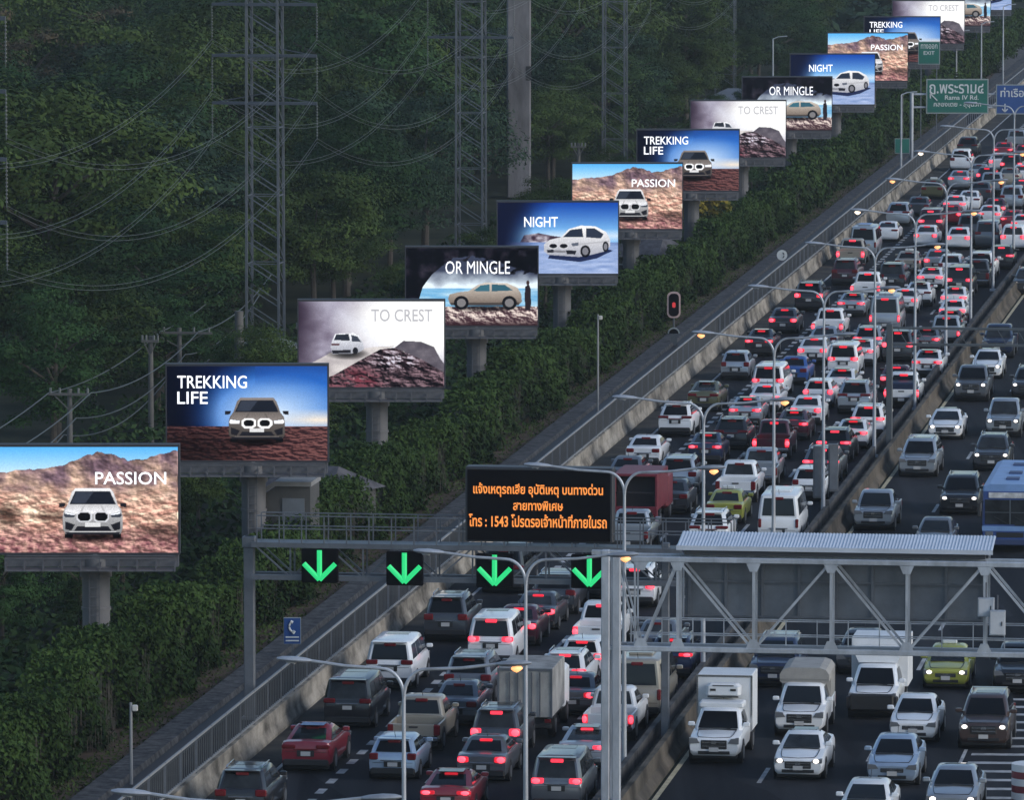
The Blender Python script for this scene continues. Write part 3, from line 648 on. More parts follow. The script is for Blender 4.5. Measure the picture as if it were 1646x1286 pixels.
def pic_night():
    I = lerp(C(22,66,160)+0*U[...,None], C(120,178,230), V/.42); I = lerp(I, C(10,16,44), (.42-U)/.30+(.12-V)*1.5)
    n = fbm(20,16,101); gl = np.clip(1-abs(V-.47)/.10,0,1); I = lerp(I, C(214,226,240), gl*np.clip((U-.15)/.3,0,1)*.8)
    m = inpoly([(.18,.58),(.22,.46),(.34,.43),(.46,.47),(.6,.50),(.6,.60),(.18,.66)]); I = np.where(m[...,None], lerp(C(60,44,58)+0*I, C(200,196,206), (n-.3)*2), I)
    gr = lerp(C(96,122,176)+0*U[...,None], C(176,192,226), fbm(8,30,111)+(V-.7)*.6); I = np.where((V > .56)[...,None], gr, I)
    I = lerp(I, C(14,20,46), (.30-U)/.25)
    cx, cy, w_, h_ = .655, .585, .56, .50; p = lambda P: [(cx+x*w_, cy+y*h_) for x,y in P]
    fill(I, p([(-.42,.40),(.05,.50),(.30,.40),(.54,.18),(.46,.14),(-.4,.30)]), C(22,30,62), .9)
    fillg(I, p([(-.48,.0),(-.40,-.12),(-.22,-.20),(-.12,-.42),(.06,-.52),(.28,-.50),(.44,-.34),(.50,-.12),(.50,.06),(.42,.20),(.22,.30),(.04,.36),(-.42,.30),(-.48,.20)]), C(244,243,242), C(158,160,172))
    fill(I, p([(-.20,-.20),(-.09,-.40),(.08,-.44),(.10,-.20)]), C(40,48,64)); fill(I, p([(.14,-.44),(.27,-.44),(.40,-.28),(.36,-.16),(.14,-.19)]), C(46,54,70))
    fill(I, p([(.02,-.02),(.48,-.10),(.48,-.06),(.02,.03)]), C(176,176,182))
    for x in (-.345,-.19): fill(I, p(ell(x,.05,.075,.085)), C(200,200,206)); fill(I, p(ell(x,.05,.058,.062)), C(24,24,30))
    fill(I, p([(-.44,.16),(-.34,.15),(-.34,.24),(-.43,.24)]), C(40,40,48)); fill(I, p([(-.16,.17),(.0,.18),(-.02,.29),(-.14,.28)]), C(36,36,44)); fill(I, p([(-.34,.17),(-.16,.18),(-.16,.24),(-.34,.23)]), C(120,120,126))
    fill(I, p([(-.08,-.02),(.03,-.05),(.03,.04),(-.06,.06)]), C(90,96,110))
    for x, y, rx, ry in ((.13,.20,.075,.17),(.43,.07,.045,.15)): fill(I, p(ell(x,y,rx,ry)), C(22,22,28)); fill(I, p(ell(x,y,rx*.6,ry*.62)), C(120,120,128))
    return I
BW = 6.7; BH = BW*.592
scr_mat = bpy.data.materials.new('led_screen'); scr_mat.use_nodes = True; n_ = scr_mat.node_tree; n_.nodes.clear()
at = n_.nodes.new('ShaderNodeAttribute'); at.attribute_name = 'picture'; em = n_.nodes.new('ShaderNodeEmission'); em.inputs['Strength'].default_value = 1.0
ou = n_.nodes.new('ShaderNodeOutputMaterial'); n_.links.new(at.outputs['Color'], em.inputs[0]); n_.links.new(em.outputs[0], ou.inputs[0])
scr_mat.cycles.emission_sampling = 'NONE'
scr_txt = mat('screen_text', (.6,.6,.6), .6, emit=(.95,.96,1.0), es=.9); scr_grey = mat('screen_text_grey', (.4,.4,.4), .6, emit=(.42,.40,.42), es=.66)
def screen_mesh(name, I):
    x = (np.arange(GW+1)/GW-.5)*BW; z = (1-np.arange(GH+1)/GH)*BH
    X, Z = np.meshgrid(x, z); co = np.stack([X, 0*X-.14, Z], -1).reshape(-1,3)
    idx = np.arange((GW+1)*(GH+1)).reshape(GH+1, GW+1)
    q = np.stack([idx[1:,:-1], idx[1:,1:], idx[:-1,1:], idx[:-1,:-1]], -1).reshape(-1,4)
    me = bpy.data.meshes.new(name); me.from_pydata(co, [], q); a = me.attributes.new('picture', 'FLOAT_COLOR', 'POINT')
    I = np.clip(I*(.955+.09*FINE),0,1)**2.2; a.data.foreach_set('color', np.concatenate([I, np.ones(I.shape[:2]+(1,))], -1).astype(np.float32).ravel())
    me.materials.append(scr_mat); me.update(); return me
DES = [('desert', pic_passion(), [('PASSION',.54,.935,.235,.355,scr_txt)], 'desert mountain picture with a white car and the word PASSION'),
       ('trek', pic_trekking(), [('TREKKING',.065,.50,.10,.235,scr_txt),('LIFE',.065,.255,.27,.40,scr_txt)], 'dark blue picture with a grey car and the words TREKKING LIFE'),
       ('crest', pic_crest(), [('TO CREST',.50,.92,.09,.235,scr_grey)], 'misty mountain road picture with a white car and the words TO CREST'),
       ('mingle', pic_mingle(), [('OR MINGLE',.30,.79,.17,.335,scr_txt)], 'sea cave picture with a beige car and the words OR MINGLE'),
       ('night', pic_night(), [('NIGHT',.22,.50,.20,.345,scr_txt)], 'blue night picture with a white car and the word NIGHT')]
PROTO = []
frame_m = mat('billboard_frame', (.03,.033,.042), .6); cat_m = mat('catwalk_steel', (.11,.115,.13), .6, .3, noise=(2,.3))
for nm, I, tx, _ in DES:
    pr = [('screen', screen_mesh('screen_'+nm, I))]
    for t_,u0,u1,v0,v1,m_ in tx: pr.append(('lettering', text_fit(t_,(u0-.5)*BW,(u1-.5)*BW,BH*(1-v1),BH*(1-v0),-.155,m_,0 if 'M' in t_ else .009)))
    PROTO.append(pr)
b = MB(); b.box(-BW/2-.06,BW/2+.06,-.10,.55,-.08,BH+.08); b.box(-BW/2-.06,BW/2+.06,-.16,-.10,BH,BH+.09); b.box(-BW/2-.06,BW/2+.06,-.16,-.10,-.08,0)
for s_ in (-1,1): b.box(s_*(BW/2+.03)-.03,s_*(BW/2+.03)+.03,-.16,-.10,0,BH)
FRAME = b.mesh('billboard_frame', frame_m)
b = MB(); z = -.62
b.box(-BW/2+.3,BW/2-.1,-.9,-.1,z,z+.06); b.box(-BW/2+.2,BW/2,.0,.5,-.55,-.10)
for y in (-.9,-.15): b.bar((-BW/2+.3,y,z+.5),(BW/2-.1,y,z+.5),.05)
for i in range(10): x = -BW/2+.3+i*(BW-.4)/9; b.bar((x,-.9,z),(x,-.9,z+.5),.05); b.bar((x,-.9,z+.03),(x,.3,-.25),.05)
CATW = b.mesh('catwalk', cat_m)
BX = [288,527,714,864,993,1096,1187,1262,1336,1405,1458,1510,1549,1591,1625]
BTOP = [718,588,484,398,325,263,209,162,124,87,53,27,1,-24,-47]
WID = [288,257,233,211,193,176,163,152,143,135,128,121,115,109.5,104.5]
BBASE = []
for i in range(15):
    u = BX[i]-WID[i]/2; v = (VPX-u)/1.392+VH; B = G(u, v); BBASE.append(B); fs = WID[i]/ppm(B)/BW
    zt = zat(B, BTOP[i]); zb = zt-BH*fs
    nth = 'nearest' if i == 0 else ordn(i+1)+' in the row from the front,'
    r_ = empty('billboard', B, label=('nearest' if i == 0 else ordn(i+1))+' billboard from the front: '+DES[i%5][3].replace(' picture',''), cat='billboard', group='LED billboards on columns along the expressway')
    r_['label'] = {0:'nearest and largest',}.get(i, ordn(i+1))+' billboard: '+DES[i%5][3]
    for nm, me in PROTO[i%5]:
        o = link(nm, me, r_, loc=(0,0,zb)); o.scale = (fs,fs,fs)
    link('frame', FRAME, r_, loc=(0,0,zb)).scale = (fs,fs,fs); link('catwalk', CATW, r_, loc=(0,0,zb)).scale = (fs,fs,fs)
    b = MB(); b.cyl((0.25,.35,0),(0.25,.35,zb-.05),.52,24); b.cyl((0.25,.35,zb-.95),(0.25,.35,zb-.55),.60,24); b.cyl((0.25,.35,zb-2.2),(0.25,.35,zb-2.1),.56,24); co_ = b.obj('column', col_m, r_)
    b = MB()
    for x_ in (-.06,.30): b.bar((x_+.1,-.26,1),(x_+.1,-.26,zb-.6),.035)
    for q in range(int(zb/.35)-4): b.bar((.04,-.26,1.2+q*.35),(.40,-.26,1.2+q*.35),.025)
    b.obj('ladder', cat_m, co_)
# ================================================================== LATTICE PYLONS AND CABLES
pyl_m = mat('pylon_steel', (.115,.13,.15), .5, .4, noise=(1,.2)); pyl_d = mat('pylon_arm_steel', (.07,.085,.11), .5, .3)
ins_m = mat('insulator', (.12,.135,.14), .4)
PY = [(-95,984,39.0),(427,640,29.4),(757,449,24.15),(988,297,19.9),(1166,180,16.7)]
PB = [G(u,v) for u,v,_ in PY]; PHT = 34; ARMZ = (16.2,18.8,21.6); ARM = 2.9; HW = .86
def pylon_mesh():
    b = MB(); top = PHT
    for sx_ in (-1,1):
        for sy_ in (-1,1): b.bar((sx_*HW*1.05,sy_*HW*1.05,0),(sx_*HW*.95,sy_*HW*.95,top),.13)
    z = 0; st = 1.24; i = 0
    while z+st <= top:
        for s_ in (-1,1):
            b.bar((-HW,s_*HW,z+st),(HW,s_*HW,z+.15),.055); b.bar((s_*HW,-HW,z+st),(s_*HW,HW,z+.15),.055)
        if i%3 == 0:
            for s_ in (-1,1): b.bar((-HW,s_*HW,z),(HW,s_*HW,z),.05); b.bar((s_*HW,-HW,z),(s_*HW,HW,z),.05)
        z += st; i += 1
    return b.mesh('lattice_body', pyl_m)
PME = pylon_mesh()
b = MB(); b.bar((-ARM,0,0),(ARM,0,0),.16); b.bar((-ARM,0,0),(0,0,.55),.05); b.bar((ARM,0,0),(0,0,.55),.05); b.bar((-HW,-HW,0),(HW,-HW,0),.12)
AME = b.mesh('crossarm', pyl_d)
b = MB()
for i in range(11): b.cyl((0,0,-.12-i*.16),(0,0,-.18-i*.16),.05,8)
b.tube([(0,0,0),(0,0,-2.0)],.02,4); IME = b.mesh('insulator', ins_m)
PN = ['pylon at the left frame edge, only its arms and insulators showing','tall lattice pylon behind the TREKKING LIFE billboard','second lattice pylon, behind the OR MINGLE billboard','third lattice pylon, rising behind the sixth billboard','farthest lattice pylon, behind the far billboards']
PROOT = []
for i, B in enumerate(PB):
    r_ = empty('lattice_pylon', B, ROADZ, label=PN[i], cat='pylon', group='lattice power pylons at the forest edge'); PROOT.append(r_)
    link('lattice_body', PME, r_)
    for z in ARMZ+(24.6,):
        a_ = link('crossarm', AME, r_, loc=(0,0,z))
        for s_ in (-1,1): link('insulator', IME, a_, loc=(s_*ARM,0,0))
cab_m = mat('cable', (.10,.115,.12), .5, .3)
def cable(a, c, sag, r, label, name='power_cable', group='power cables between the pylons', twin=.0):
    b = MB()
    for dz in ((-twin,twin) if twin else (0,)):
        pts = [a.lerp(c,t)+Vector((0,0,dz-sag*4*t*(1-t))) for t in [j/28 for j in range(29)]]
        b.tube([p-a for p in pts], r, 5)
    return b.obj(name, cab_m, None, loc=a, label=label, cat='cable', group=group)
LV = ['lowest','middle','upper','topmost']
for i in range(4):
    for s_ in (-1,1):
        for li, z in enumerate(ARMZ):
            if i == 3 and li > 1: continue
            M = Matrix.Rotation(ROADZ,3,'Z'); a = PB[i]+M@Vector((s_*ARM,0,z-2.0)); c = PB[i+1]+M@Vector((s_*ARM,0,z-2.0))
            cable(a, c, 3.4+.5*(li%2), .011, f"{LV[li]} {'forest-side' if s_<0 else 'road-side'} cable from the {ordn(i+1)} pylon to the {ordn(i+2)}", twin=.10)
# concrete pier among the trees
Bq = G(834,318); r_ = empty('concrete_pier', Bq, label='broad weathered concrete pier rising out of the trees between two pylons', cat='pier')
b = MB(); b.box(-.95,.95,-.9,.9,0,zat(Bq,-20),b=.12); b.obj('shaft', mat('pier_concrete',(.13,.13,.14),.85,noise=(.6,.6,(1,1,.25))), r_)
b = MB(); b.box(.55,.97,-.93,-.88,zat(Bq,128),zat(Bq,105)); b.obj('opening', black_m, r_)
# utility poles with cross arms and wires
UP = [(113,800,625,.9,'utility pole with cross arm above the PASSION billboard, foreground left'),(289,690,527,1.6,'utility pole with wide cross arm left of the TREKKING LIFE billboard'),(243,720,540,.4,'short pale utility pole beside the white gable wall'),(505,640,520,.9,'utility pole half hidden behind the TO CREST billboard'),(930,380,230,.5,'slim pole in the trees behind the sixth billboard'),(385,700,500,.15,'thick pale concrete pole behind the second billboard')]
UPB = []
wood = mat('pole_concrete', (.10,.10,.097), .85, noise=(1,.2))
for u,v,vt,arm,lb in UP:
    Bq = G(u,v); z = zat(Bq,vt); UPB.append((Bq,z)); r_ = empty('utility_pole', Bq, ROADZ, label=lb, cat='utility pole', group='utility poles behind the billboards')
    b = MB(); rr = .30 if arm < .2 else .16; b.cyl((0,0,0),(0,0,z),rr,10,r2=rr*.75); b.obj('pole', wood, r_)
    if arm > .2:
        b = MB(); b.bar((-arm*1.1,-.15,z-.25),(arm*1.1,-.15,z-.25),.12); b.bar((-arm*.8,-.15,z-.3),(0,-.15,z-1.0),.05); b.bar((arm*.8,-.15,z-.3),(0,-.15,z-1.0),.05); b.obj('cross_arm', wood, r_)
        b = MB()
        for x in (-arm,-arm*.5,arm*.5,arm): b.cyl((x,-.15,z-.2),(x,-.15,z+.05),.06,8)
        b.obj('insulator', ins_m, r_)
for j,(dx,z0) in enumerate(((-1.0,-.2),(1.0,-.2),(.3,-1.4),(-.3,-2.2))):
    a = UPB[0][0]+Vector((dx,0,UPB[0][1]+z0)); c = UPB[1][0]+Vector((dx,0,UPB[1][1]+z0))
    cable(a, c, .5+.2*j, .03, ORD[j+1]+' drooping wire between the two cross-armed utility poles', 'utility_wire', 'wires on the utility poles')
    a2 = a+(a-c)*1.2; a2.z = a.z; cable(a2, a, .5+.2*j, .03, ORD[j+1]+' drooping wire leading off the frame from the near utility pole', 'utility_wire', 'wires on the utility poles')
    c2 = c+(c-a)*.8; c2.z = c.z+1; cable(c, c2, .4+.2*j, .03, ORD[j+1]+' drooping wire from the wide cross arm towards the pylon', 'utility_wire', 'wires on the utility poles')
# ================================================================== HOUSES
tile = two('roof_tile_grey', (.05,.052,.06), (.10,.10,.115), 1.5, .8); ren = mat('rendered_wall', (.065,.066,.066), .85, noise=(1,.2)); shut = mat('window_dark', (.02,.024,.03), .3)
def house(u, v, w_, d_, h_, rh, rz, label, wallm=ren, roofm_=tile, hip=True):
    B = G(u, v); r_ = empty('small_house', B, rz, label=label, cat='house')
    b = MB(); b.box(-w_/2,w_/2,-d_/2,d_/2,0,h_); b.obj('wall', wallm, r_)
    b = MB(); e = .35; W, D = w_/2+e, d_/2+e; q = W*.55 if hip else W
    vs = [(-W,-D,h_),(W,-D,h_),(W,D,h_),(-W,D,h_),(-q,0,h_+rh),(q,0,h_+rh)]
    b.add(vs, [(0,1,5,4),(1,2,5),(2,3,4,5),(3,0,4),(3,2,1,0)]); b.obj('roof', roofm_, r_)
    for x in ((-w_*.25,w_*.25) if w_ > 2 else ()):
        b = MB(); b.box(x-.45,x+.45,-d_/2-.05,-d_/2-.01,h_*.4,h_*.8); o = b.obj('window', trim_m, r_)
        b = MB(); b.box(x-.38,x+.38,-d_/2-.07,-d_/2-.05,h_*.43,h_*.77); b.obj('pane', shut, o)
    return r_
house(508,880,3.6,4.5,2.6,1.1,R(-28),'small house with dark grey hipped roof above the lane gantry handrail')
r_ = empty('gate_house', G(462,938), ROADZ, label='grey rendered gatehouse with a sloping parapet behind the gantry handrail', cat='house')
b = MB(); b.prism([(-1.5,0),(1.2,0),(1.2,4.3),(-.3,4.3),(-1.5,3.5)],-1.2,1.2); b.obj('wall', ren, r_)
b = MB(); b.prism([(-1.6,3.5),(-.3,4.32),(1.25,4.32),(1.25,4.52),(-.35,4.52),(-1.6,3.7)],-1.3,1.3); b.obj('roof', mat('parapet_coping',(.22,.225,.23),.8,noise=(1,.2)), r_)
b = MB(); b.box(.0,.95,-1.25,-1.21,2.5,3.8); b.obj('panel', panel_g, r_); b = MB(); b.box(.1,1.0,-1.25,-1.21,.3,2.0); b.obj('door', black_m, r_)
house(1043,468,3.4,4.5,2.4,1.3,R(-30),'small house with grey pitched roof tucked behind the hedge')
house(40,940,4,5,2.4,1.2,R(20),'low house with blue-grey roof under the PASSION billboard', ren, mat('blue_sheet_roof',(.10,.12,.17),.6,noise=(1,.2)))
house(430,660,2.6,3.4,3.4,.5,ROADZ,'flat pale building showing above the TREKKING LIFE billboard top', ren, mat('pale_sheet_roof',(.20,.21,.22),.6,noise=(1,.15)))
house(1215,196,9,6,2.2,1.0,ROADZ,'long low shed with pale metal roof behind the far billboards', ren, panel_g)
# ================================================================== FOLIAGE
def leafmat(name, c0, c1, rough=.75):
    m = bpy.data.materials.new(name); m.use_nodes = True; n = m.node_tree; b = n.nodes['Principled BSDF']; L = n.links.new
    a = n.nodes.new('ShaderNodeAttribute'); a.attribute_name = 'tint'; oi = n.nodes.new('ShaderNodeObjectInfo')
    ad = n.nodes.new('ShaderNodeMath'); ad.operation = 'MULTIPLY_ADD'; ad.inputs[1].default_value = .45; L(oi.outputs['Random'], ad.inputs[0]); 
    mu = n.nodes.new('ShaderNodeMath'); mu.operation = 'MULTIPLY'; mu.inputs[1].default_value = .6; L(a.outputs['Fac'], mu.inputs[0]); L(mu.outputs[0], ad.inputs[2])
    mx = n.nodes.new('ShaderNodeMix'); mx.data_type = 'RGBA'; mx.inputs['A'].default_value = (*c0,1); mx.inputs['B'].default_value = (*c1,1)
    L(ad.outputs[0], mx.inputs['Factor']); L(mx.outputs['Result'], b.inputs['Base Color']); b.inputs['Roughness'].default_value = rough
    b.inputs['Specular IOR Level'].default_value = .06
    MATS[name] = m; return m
def leaves_mesh(name, P, Nrm, size, tint, m, asp=.55):
    n = len(P); a = np.cross(Nrm, rng.normal(size=(n,3))); a /= np.linalg.norm(a,axis=1)[:,None]+1e-9; c = np.cross(Nrm, a); c /= np.linalg.norm(c,axis=1)[:,None]+1e-9
    s_ = size*(.6+.8*rng.random(n)); a *= s_[:,None]; c *= (s_*asp)[:,None]
    co = np.stack([P-a, P-c*.9, P+a, P+c*.9], 1).reshape(-1,3).astype(np.float32)
    me = bpy.data.meshes.new(name); me.vertices.add(4*n); me.vertices.foreach_set('co', co.ravel()); me.loops.add(4*n); me.polygons.add(n)
    me.loops.foreach_set('vertex_index', np.arange(4*n, dtype=np.int32)); me.polygons.foreach_set('loop_start', np.arange(0,4*n,4,dtype=np.int32))
    t = me.attributes.new('tint','FLOAT','POINT'); t.data.foreach_set('value', np.repeat(tint,4).astype(np.float32))
    me.materials.append(m); me.update(calc_edges=True); me.validate(); return me
def crown_mesh(name, m, nc, per, rx, rz, clump, leaf, seed, droop=0):
    g = np.random.default_rng(seed); cs = []
    while len(cs) < nc:
        p = g.uniform(-1,1,3); q = np.linalg.norm(p)
        if q < 1 and q > .35 and p[2] > -.95: cs.append(p*np.array([rx,rx,rz])*(.85+.3*g.random()))
    cs = np.array(cs); cr = clump*(.55+.9*g.random(nc)); ct = g.random(nc)
    k = g.normal(size=(nc,per,3)); k /= np.linalg.norm(k,axis=2)[...,None]; k[...,2] = np.where(k[...,2] < -.35, -k[...,2]*.5, k[...,2])
    rad = g.random((nc,per,1))**.4
    P = cs[:,None,:]+k*rad*cr[:,None,None]*np.array([1,1,.68]); P[...,2] -= droop*rad[...,0]*g.random((nc,per))
    Nr = k*.9+np.array([0,0,.45])+g.normal(size=(nc,per,3))*.28; Nr /= np.linalg.norm(Nr,axis=2)[...,None]
    tint = np.clip(ct[:,None]*.75+g.random((nc,per))*.4-.1,0,1)
    return leaves_mesh(name, P.reshape(-1,3), Nr.reshape(-1,3), leaf, tint.ravel(), m)
LM = [leafmat('leaf_olive',(.005,.014,.006),(.076,.120,.032)), leafmat('leaf_deep',(.004,.013,.006),(.044,.096,.032)), leafmat('leaf_mid',(.005,.014,.006),(.056,.100,.034)),
      leafmat('leaf_bluish',(.004,.013,.009),(.048,.088,.050)), leafmat('leaf_brown',(.04,.034,.022),(.09,.075,.045))]
SP = [('olive green','broad',LM[0],5.4,4.6,1.9,.125,52,520),('deep green','rounded',LM[1],4.6,4.8,1.8,.12,50,520),('mid green','tall',LM[2],4.2,5.6,1.6,.115,50,480),('bluish green','wide',LM[3],5.8,4.4,2.0,.125,54,500),('brownish thin','thin',LM[4],3.6,3.6,.8,.13,44,110),('fresh olive','dome-shaped',LM[0],4.4,4.6,1.6,.115,50,480)]
CRM = [crown_mesh('crown_'+str(i), s[2], s[7], s[8], s[3], s[4], s[5], s[6], 200+i) for i,s in enumerate(SP)]
bark = mat('bark', (.07,.06,.05), .9, noise=(2,.3))
def trunk_mesh(h, r, rx, seed):
    g = random.Random(seed); b = MB(); b.tube([(0,0,0),(g.uniform(-.2,.2),g.uniform(-.2,.2),h*.5),(g.uniform(-.3,.3),g.uniform(-.3,.3),h)], r, 8, r2=r*.6)
    for i in range(6):
        a = i*1.05+g.uniform(-.3,.3); z = h*(.55+.4*g.random()); L_ = rx*(.55+.3*g.random())
        b.tube([(0,0,z),(math.cos(a)*L_*.5,math.sin(a)*L_*.5,z+h*.18),(math.cos(a)*L_,math.sin(a)*L_,z+h*.30)], r*.42, 6, r2=r*.12)
    return b.mesh('trunk', bark)
TRM = [trunk_mesh(7.6, .28, s[3], 50+i) for i,s in enumerate(SP)]
NTREE = []
def tree(B, si, sc, label, group, hs=1.0):
    r_ = empty('broadleaf_tree', B, random.uniform(0,6.28), label=label, cat='tree', group=group); r_.scale = (sc,sc,sc*hs)
    link('trunk', TRM[si], r_); c = link('crown', CRM[si], r_, loc=(0,0,7.8)); NTREE.append(r_); return r_
# forest: rows parallel to the road behind the pylons
PIER_T = G(834,318).dot(RD); trees = []; row = 0; n = nk(-1.93)
while n > -150:
    t = 262+random.uniform(0,8)
    while t < 760:
        nn = n+random.uniform(-2.2,2.2); tt = t+random.uniform(-2.5,2.5); P = NT(nn,tt); u,v = proj(P+Vector((0,0,7))); u2,v2 = proj(P+Vector((0,0,13)))
        if u > -75 and v > -10 and v2 < 900 and u < 1420 and not (abs(u-834) < 120 and tt < PIER_T+6): trees.append((row,tt,nn,P))
        t += 11.5 if tt < 560 else 14
    n -= 9.4; row += 1
lab = {}
for row,tt,nn,P in trees:
    si = random.choices(range(6),[5,4,4,4,1,3])[0]; sc = random.uniform(.92,1.5)*(1.0 if row else .72)
    k = lab.setdefault(row, 0)+1; lab[row] = k
    sz = 'small' if sc < 1.0 else ('large' if sc > 1.25 else 'medium')
    tree(P, si, sc, f"{sz} {SP[si][1]} {SP[si][0]} tree, {ordn(k)} from the near end of the {ordn(row+1)} forest row", f"forest trees behind the pylons", random.uniform(.72,1.0))
print('forest trees', len(trees))
# smaller trees between hedge and pylons
k = 0
for i in range(95):
    t = 255+ i*6.4+random.uniform(-2,2); 
    if t > 860: break
    for lo,hi in ((-1.56,-1.48),(-1.72,-1.60)):
        kk = random.uniform(lo,hi); nn = nk(kk); P = NT(nn,t)
        if any((P-Bb).length < 4.2 for Bb in BBASE): continue
        u,v = proj(P+Vector((0,0,4)))
        if u < -30 or v < -5 or random.random() < .5: continue
        if any(abs(u-q[0]) < 22 and 0 < (P-G(q[0],q[1])).y*-1 < 40 for q in UP): continue
        if (330 < u < 570 and 700 < v < 930) or (u < 270 and v > 560 and random.random() < .5): continue
        k += 1; si = random.choice([1,1,2,5,0]); sc = random.uniform(.34,.52)
        near = min(range(15), key=lambda q: (P-BBASE[q]).length); sk = 'n'+str(near); lab[sk] = k = lab.get(sk,0)+1
        tree(P, si, sc, f"{SP[si][0]} {'bushy' if sc<.43 else 'taller'} small tree, {ordn(k)} of those clustered near the {ordn(near+1)} billboard", 'small trees between hedge and pylons')
# tree with yellow blossom by the sixth billboard
ym = leafmat('leaf_yellow',(.10,.10,.02),(.36,.28,.05)); Bq = G(1128,430); r_ = empty('flowering_tree', Bq, label='small tree with yellow blossom behind the hedge right of the PASSION billboard', cat='tree')
cm = crown_mesh('crown_yellow', ym, 40, 60, 1.9, 1.5, .6, .16, 400); link('crown', cm, r_, loc=(0,0,4.2)); link('trunk', trunk_mesh(3.5,.12,1.5,9), r_)
# hedge of climbing greenery
HN = nk(-1.340)
def foliage_wall(t0, t1, per_m, leaf, seed):
    g = np.random.default_rng(seed); n = int((t1-t0)*per_m); t = g.uniform(t0,t1,n)
    hgt = 2.9+.4*np.sin(t*.11)+.35*np.sin(t*.37+1)+.25*np.sin(t*1.1); face = g.random(n); z = np.where(face < .62, g.random(n)**1.05*hgt, hgt*(.86+.2*g.random(n)))
    bul = .35*np.sin(t*.9+z*1.1)+.25*np.sin(t*2.3-z*2)+.3*np.sin(t*.23)
    dn = np.where(face < .62, .75+bul+g.normal(size=n)*.16-.25*(z/hgt), g.uniform(-1.2,.8,n))
    P = np.outer(HN+dn, RN)+np.outer(t, RD); P[:,2] = z+.05
    N_ = np.outer(np.where(face<.62,1,.2), RN)+np.array([0,0,.5])+g.normal(size=(n,3))*.55; N_ /= np.linalg.norm(N_,axis=1)[:,None]
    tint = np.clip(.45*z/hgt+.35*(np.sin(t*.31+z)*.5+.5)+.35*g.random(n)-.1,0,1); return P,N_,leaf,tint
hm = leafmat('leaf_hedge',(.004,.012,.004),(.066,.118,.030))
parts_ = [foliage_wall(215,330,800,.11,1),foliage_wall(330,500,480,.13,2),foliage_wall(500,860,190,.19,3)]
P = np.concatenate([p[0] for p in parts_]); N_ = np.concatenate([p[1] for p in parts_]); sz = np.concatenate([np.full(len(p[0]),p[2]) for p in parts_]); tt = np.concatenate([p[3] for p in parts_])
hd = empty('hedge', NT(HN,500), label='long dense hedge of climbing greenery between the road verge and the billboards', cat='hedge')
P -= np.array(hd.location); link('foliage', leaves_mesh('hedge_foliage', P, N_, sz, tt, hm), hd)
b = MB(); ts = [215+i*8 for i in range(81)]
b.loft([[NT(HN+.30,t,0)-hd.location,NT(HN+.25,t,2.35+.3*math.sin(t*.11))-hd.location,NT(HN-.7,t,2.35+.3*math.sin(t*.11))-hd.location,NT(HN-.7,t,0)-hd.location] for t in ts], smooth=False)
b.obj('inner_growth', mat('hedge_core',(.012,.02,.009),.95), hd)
g = np.random.default_rng(5); n = 2600; t = 215+g.random(n)**1.3*420; z1 = .5+2.0*g.random(n); L_ = .5+1.1*g.random(n); dn = .72+.28*np.sin(t*.9)+g.normal(size=n)*.12
A = np.outer(HN+dn,RN)+np.outer(t,RD); A[:,2] = z1; Bq_ = A.copy(); Bq_[:,2] = np.maximum(z1-L_,.02); Bq_ += np.outer(g.normal(size=n)*.12,RD)
W_ = np.outer(.018+.02*g.random(n),RD); co = np.stack([A-W_,A+W_,Bq_+W_,Bq_-W_],1).reshape(-1,3)-np.array(hd.location)
me = bpy.data.meshes.new('dry_stems'); me.from_pydata(co.tolist(),[],[tuple(range(4*i,4*i+4)) for i in range(n)]); me.materials.append(mat('dry_stem',(.055,.045,.035),.9,noise=(.6,.5))); o = link('dry_stems', me, hd); o['kind'] = 'stuff'
# undergrowth: loose shrubs and creepers covering the ground behind the hedge
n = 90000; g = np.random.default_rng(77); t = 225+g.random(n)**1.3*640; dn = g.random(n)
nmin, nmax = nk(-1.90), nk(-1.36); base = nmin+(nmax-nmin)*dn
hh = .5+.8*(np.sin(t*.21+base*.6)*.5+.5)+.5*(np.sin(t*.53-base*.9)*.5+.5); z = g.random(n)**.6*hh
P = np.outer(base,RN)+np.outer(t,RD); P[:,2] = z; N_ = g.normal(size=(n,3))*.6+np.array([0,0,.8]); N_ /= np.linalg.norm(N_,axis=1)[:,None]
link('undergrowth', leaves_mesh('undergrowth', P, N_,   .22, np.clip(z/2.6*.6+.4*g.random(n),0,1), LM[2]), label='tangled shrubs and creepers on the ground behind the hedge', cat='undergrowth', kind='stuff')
# tufts and dry litter on the verge
n = 16000; t = 215+g.random(n)**1.4*500; nn = nk(-1.315)+(NKERB-nk(-1.315))*g.random(n)**1.6; P = np.outer(nn,RN)+np.outer(t,RD); P[:,2] = .22*g.random(n)*(np.sin(t*.31)*.5+.5)
N_ = g.normal(size=(n,3)); N_ /= np.linalg.norm(N_,axis=1)[:,None]
link('verge_grass', leaves_mesh('verge_grass', P, N_, .10, g.random(n), LM[0], .35), label='low weeds and grass tufts on the brown verge', cat='grass', kind='stuff')
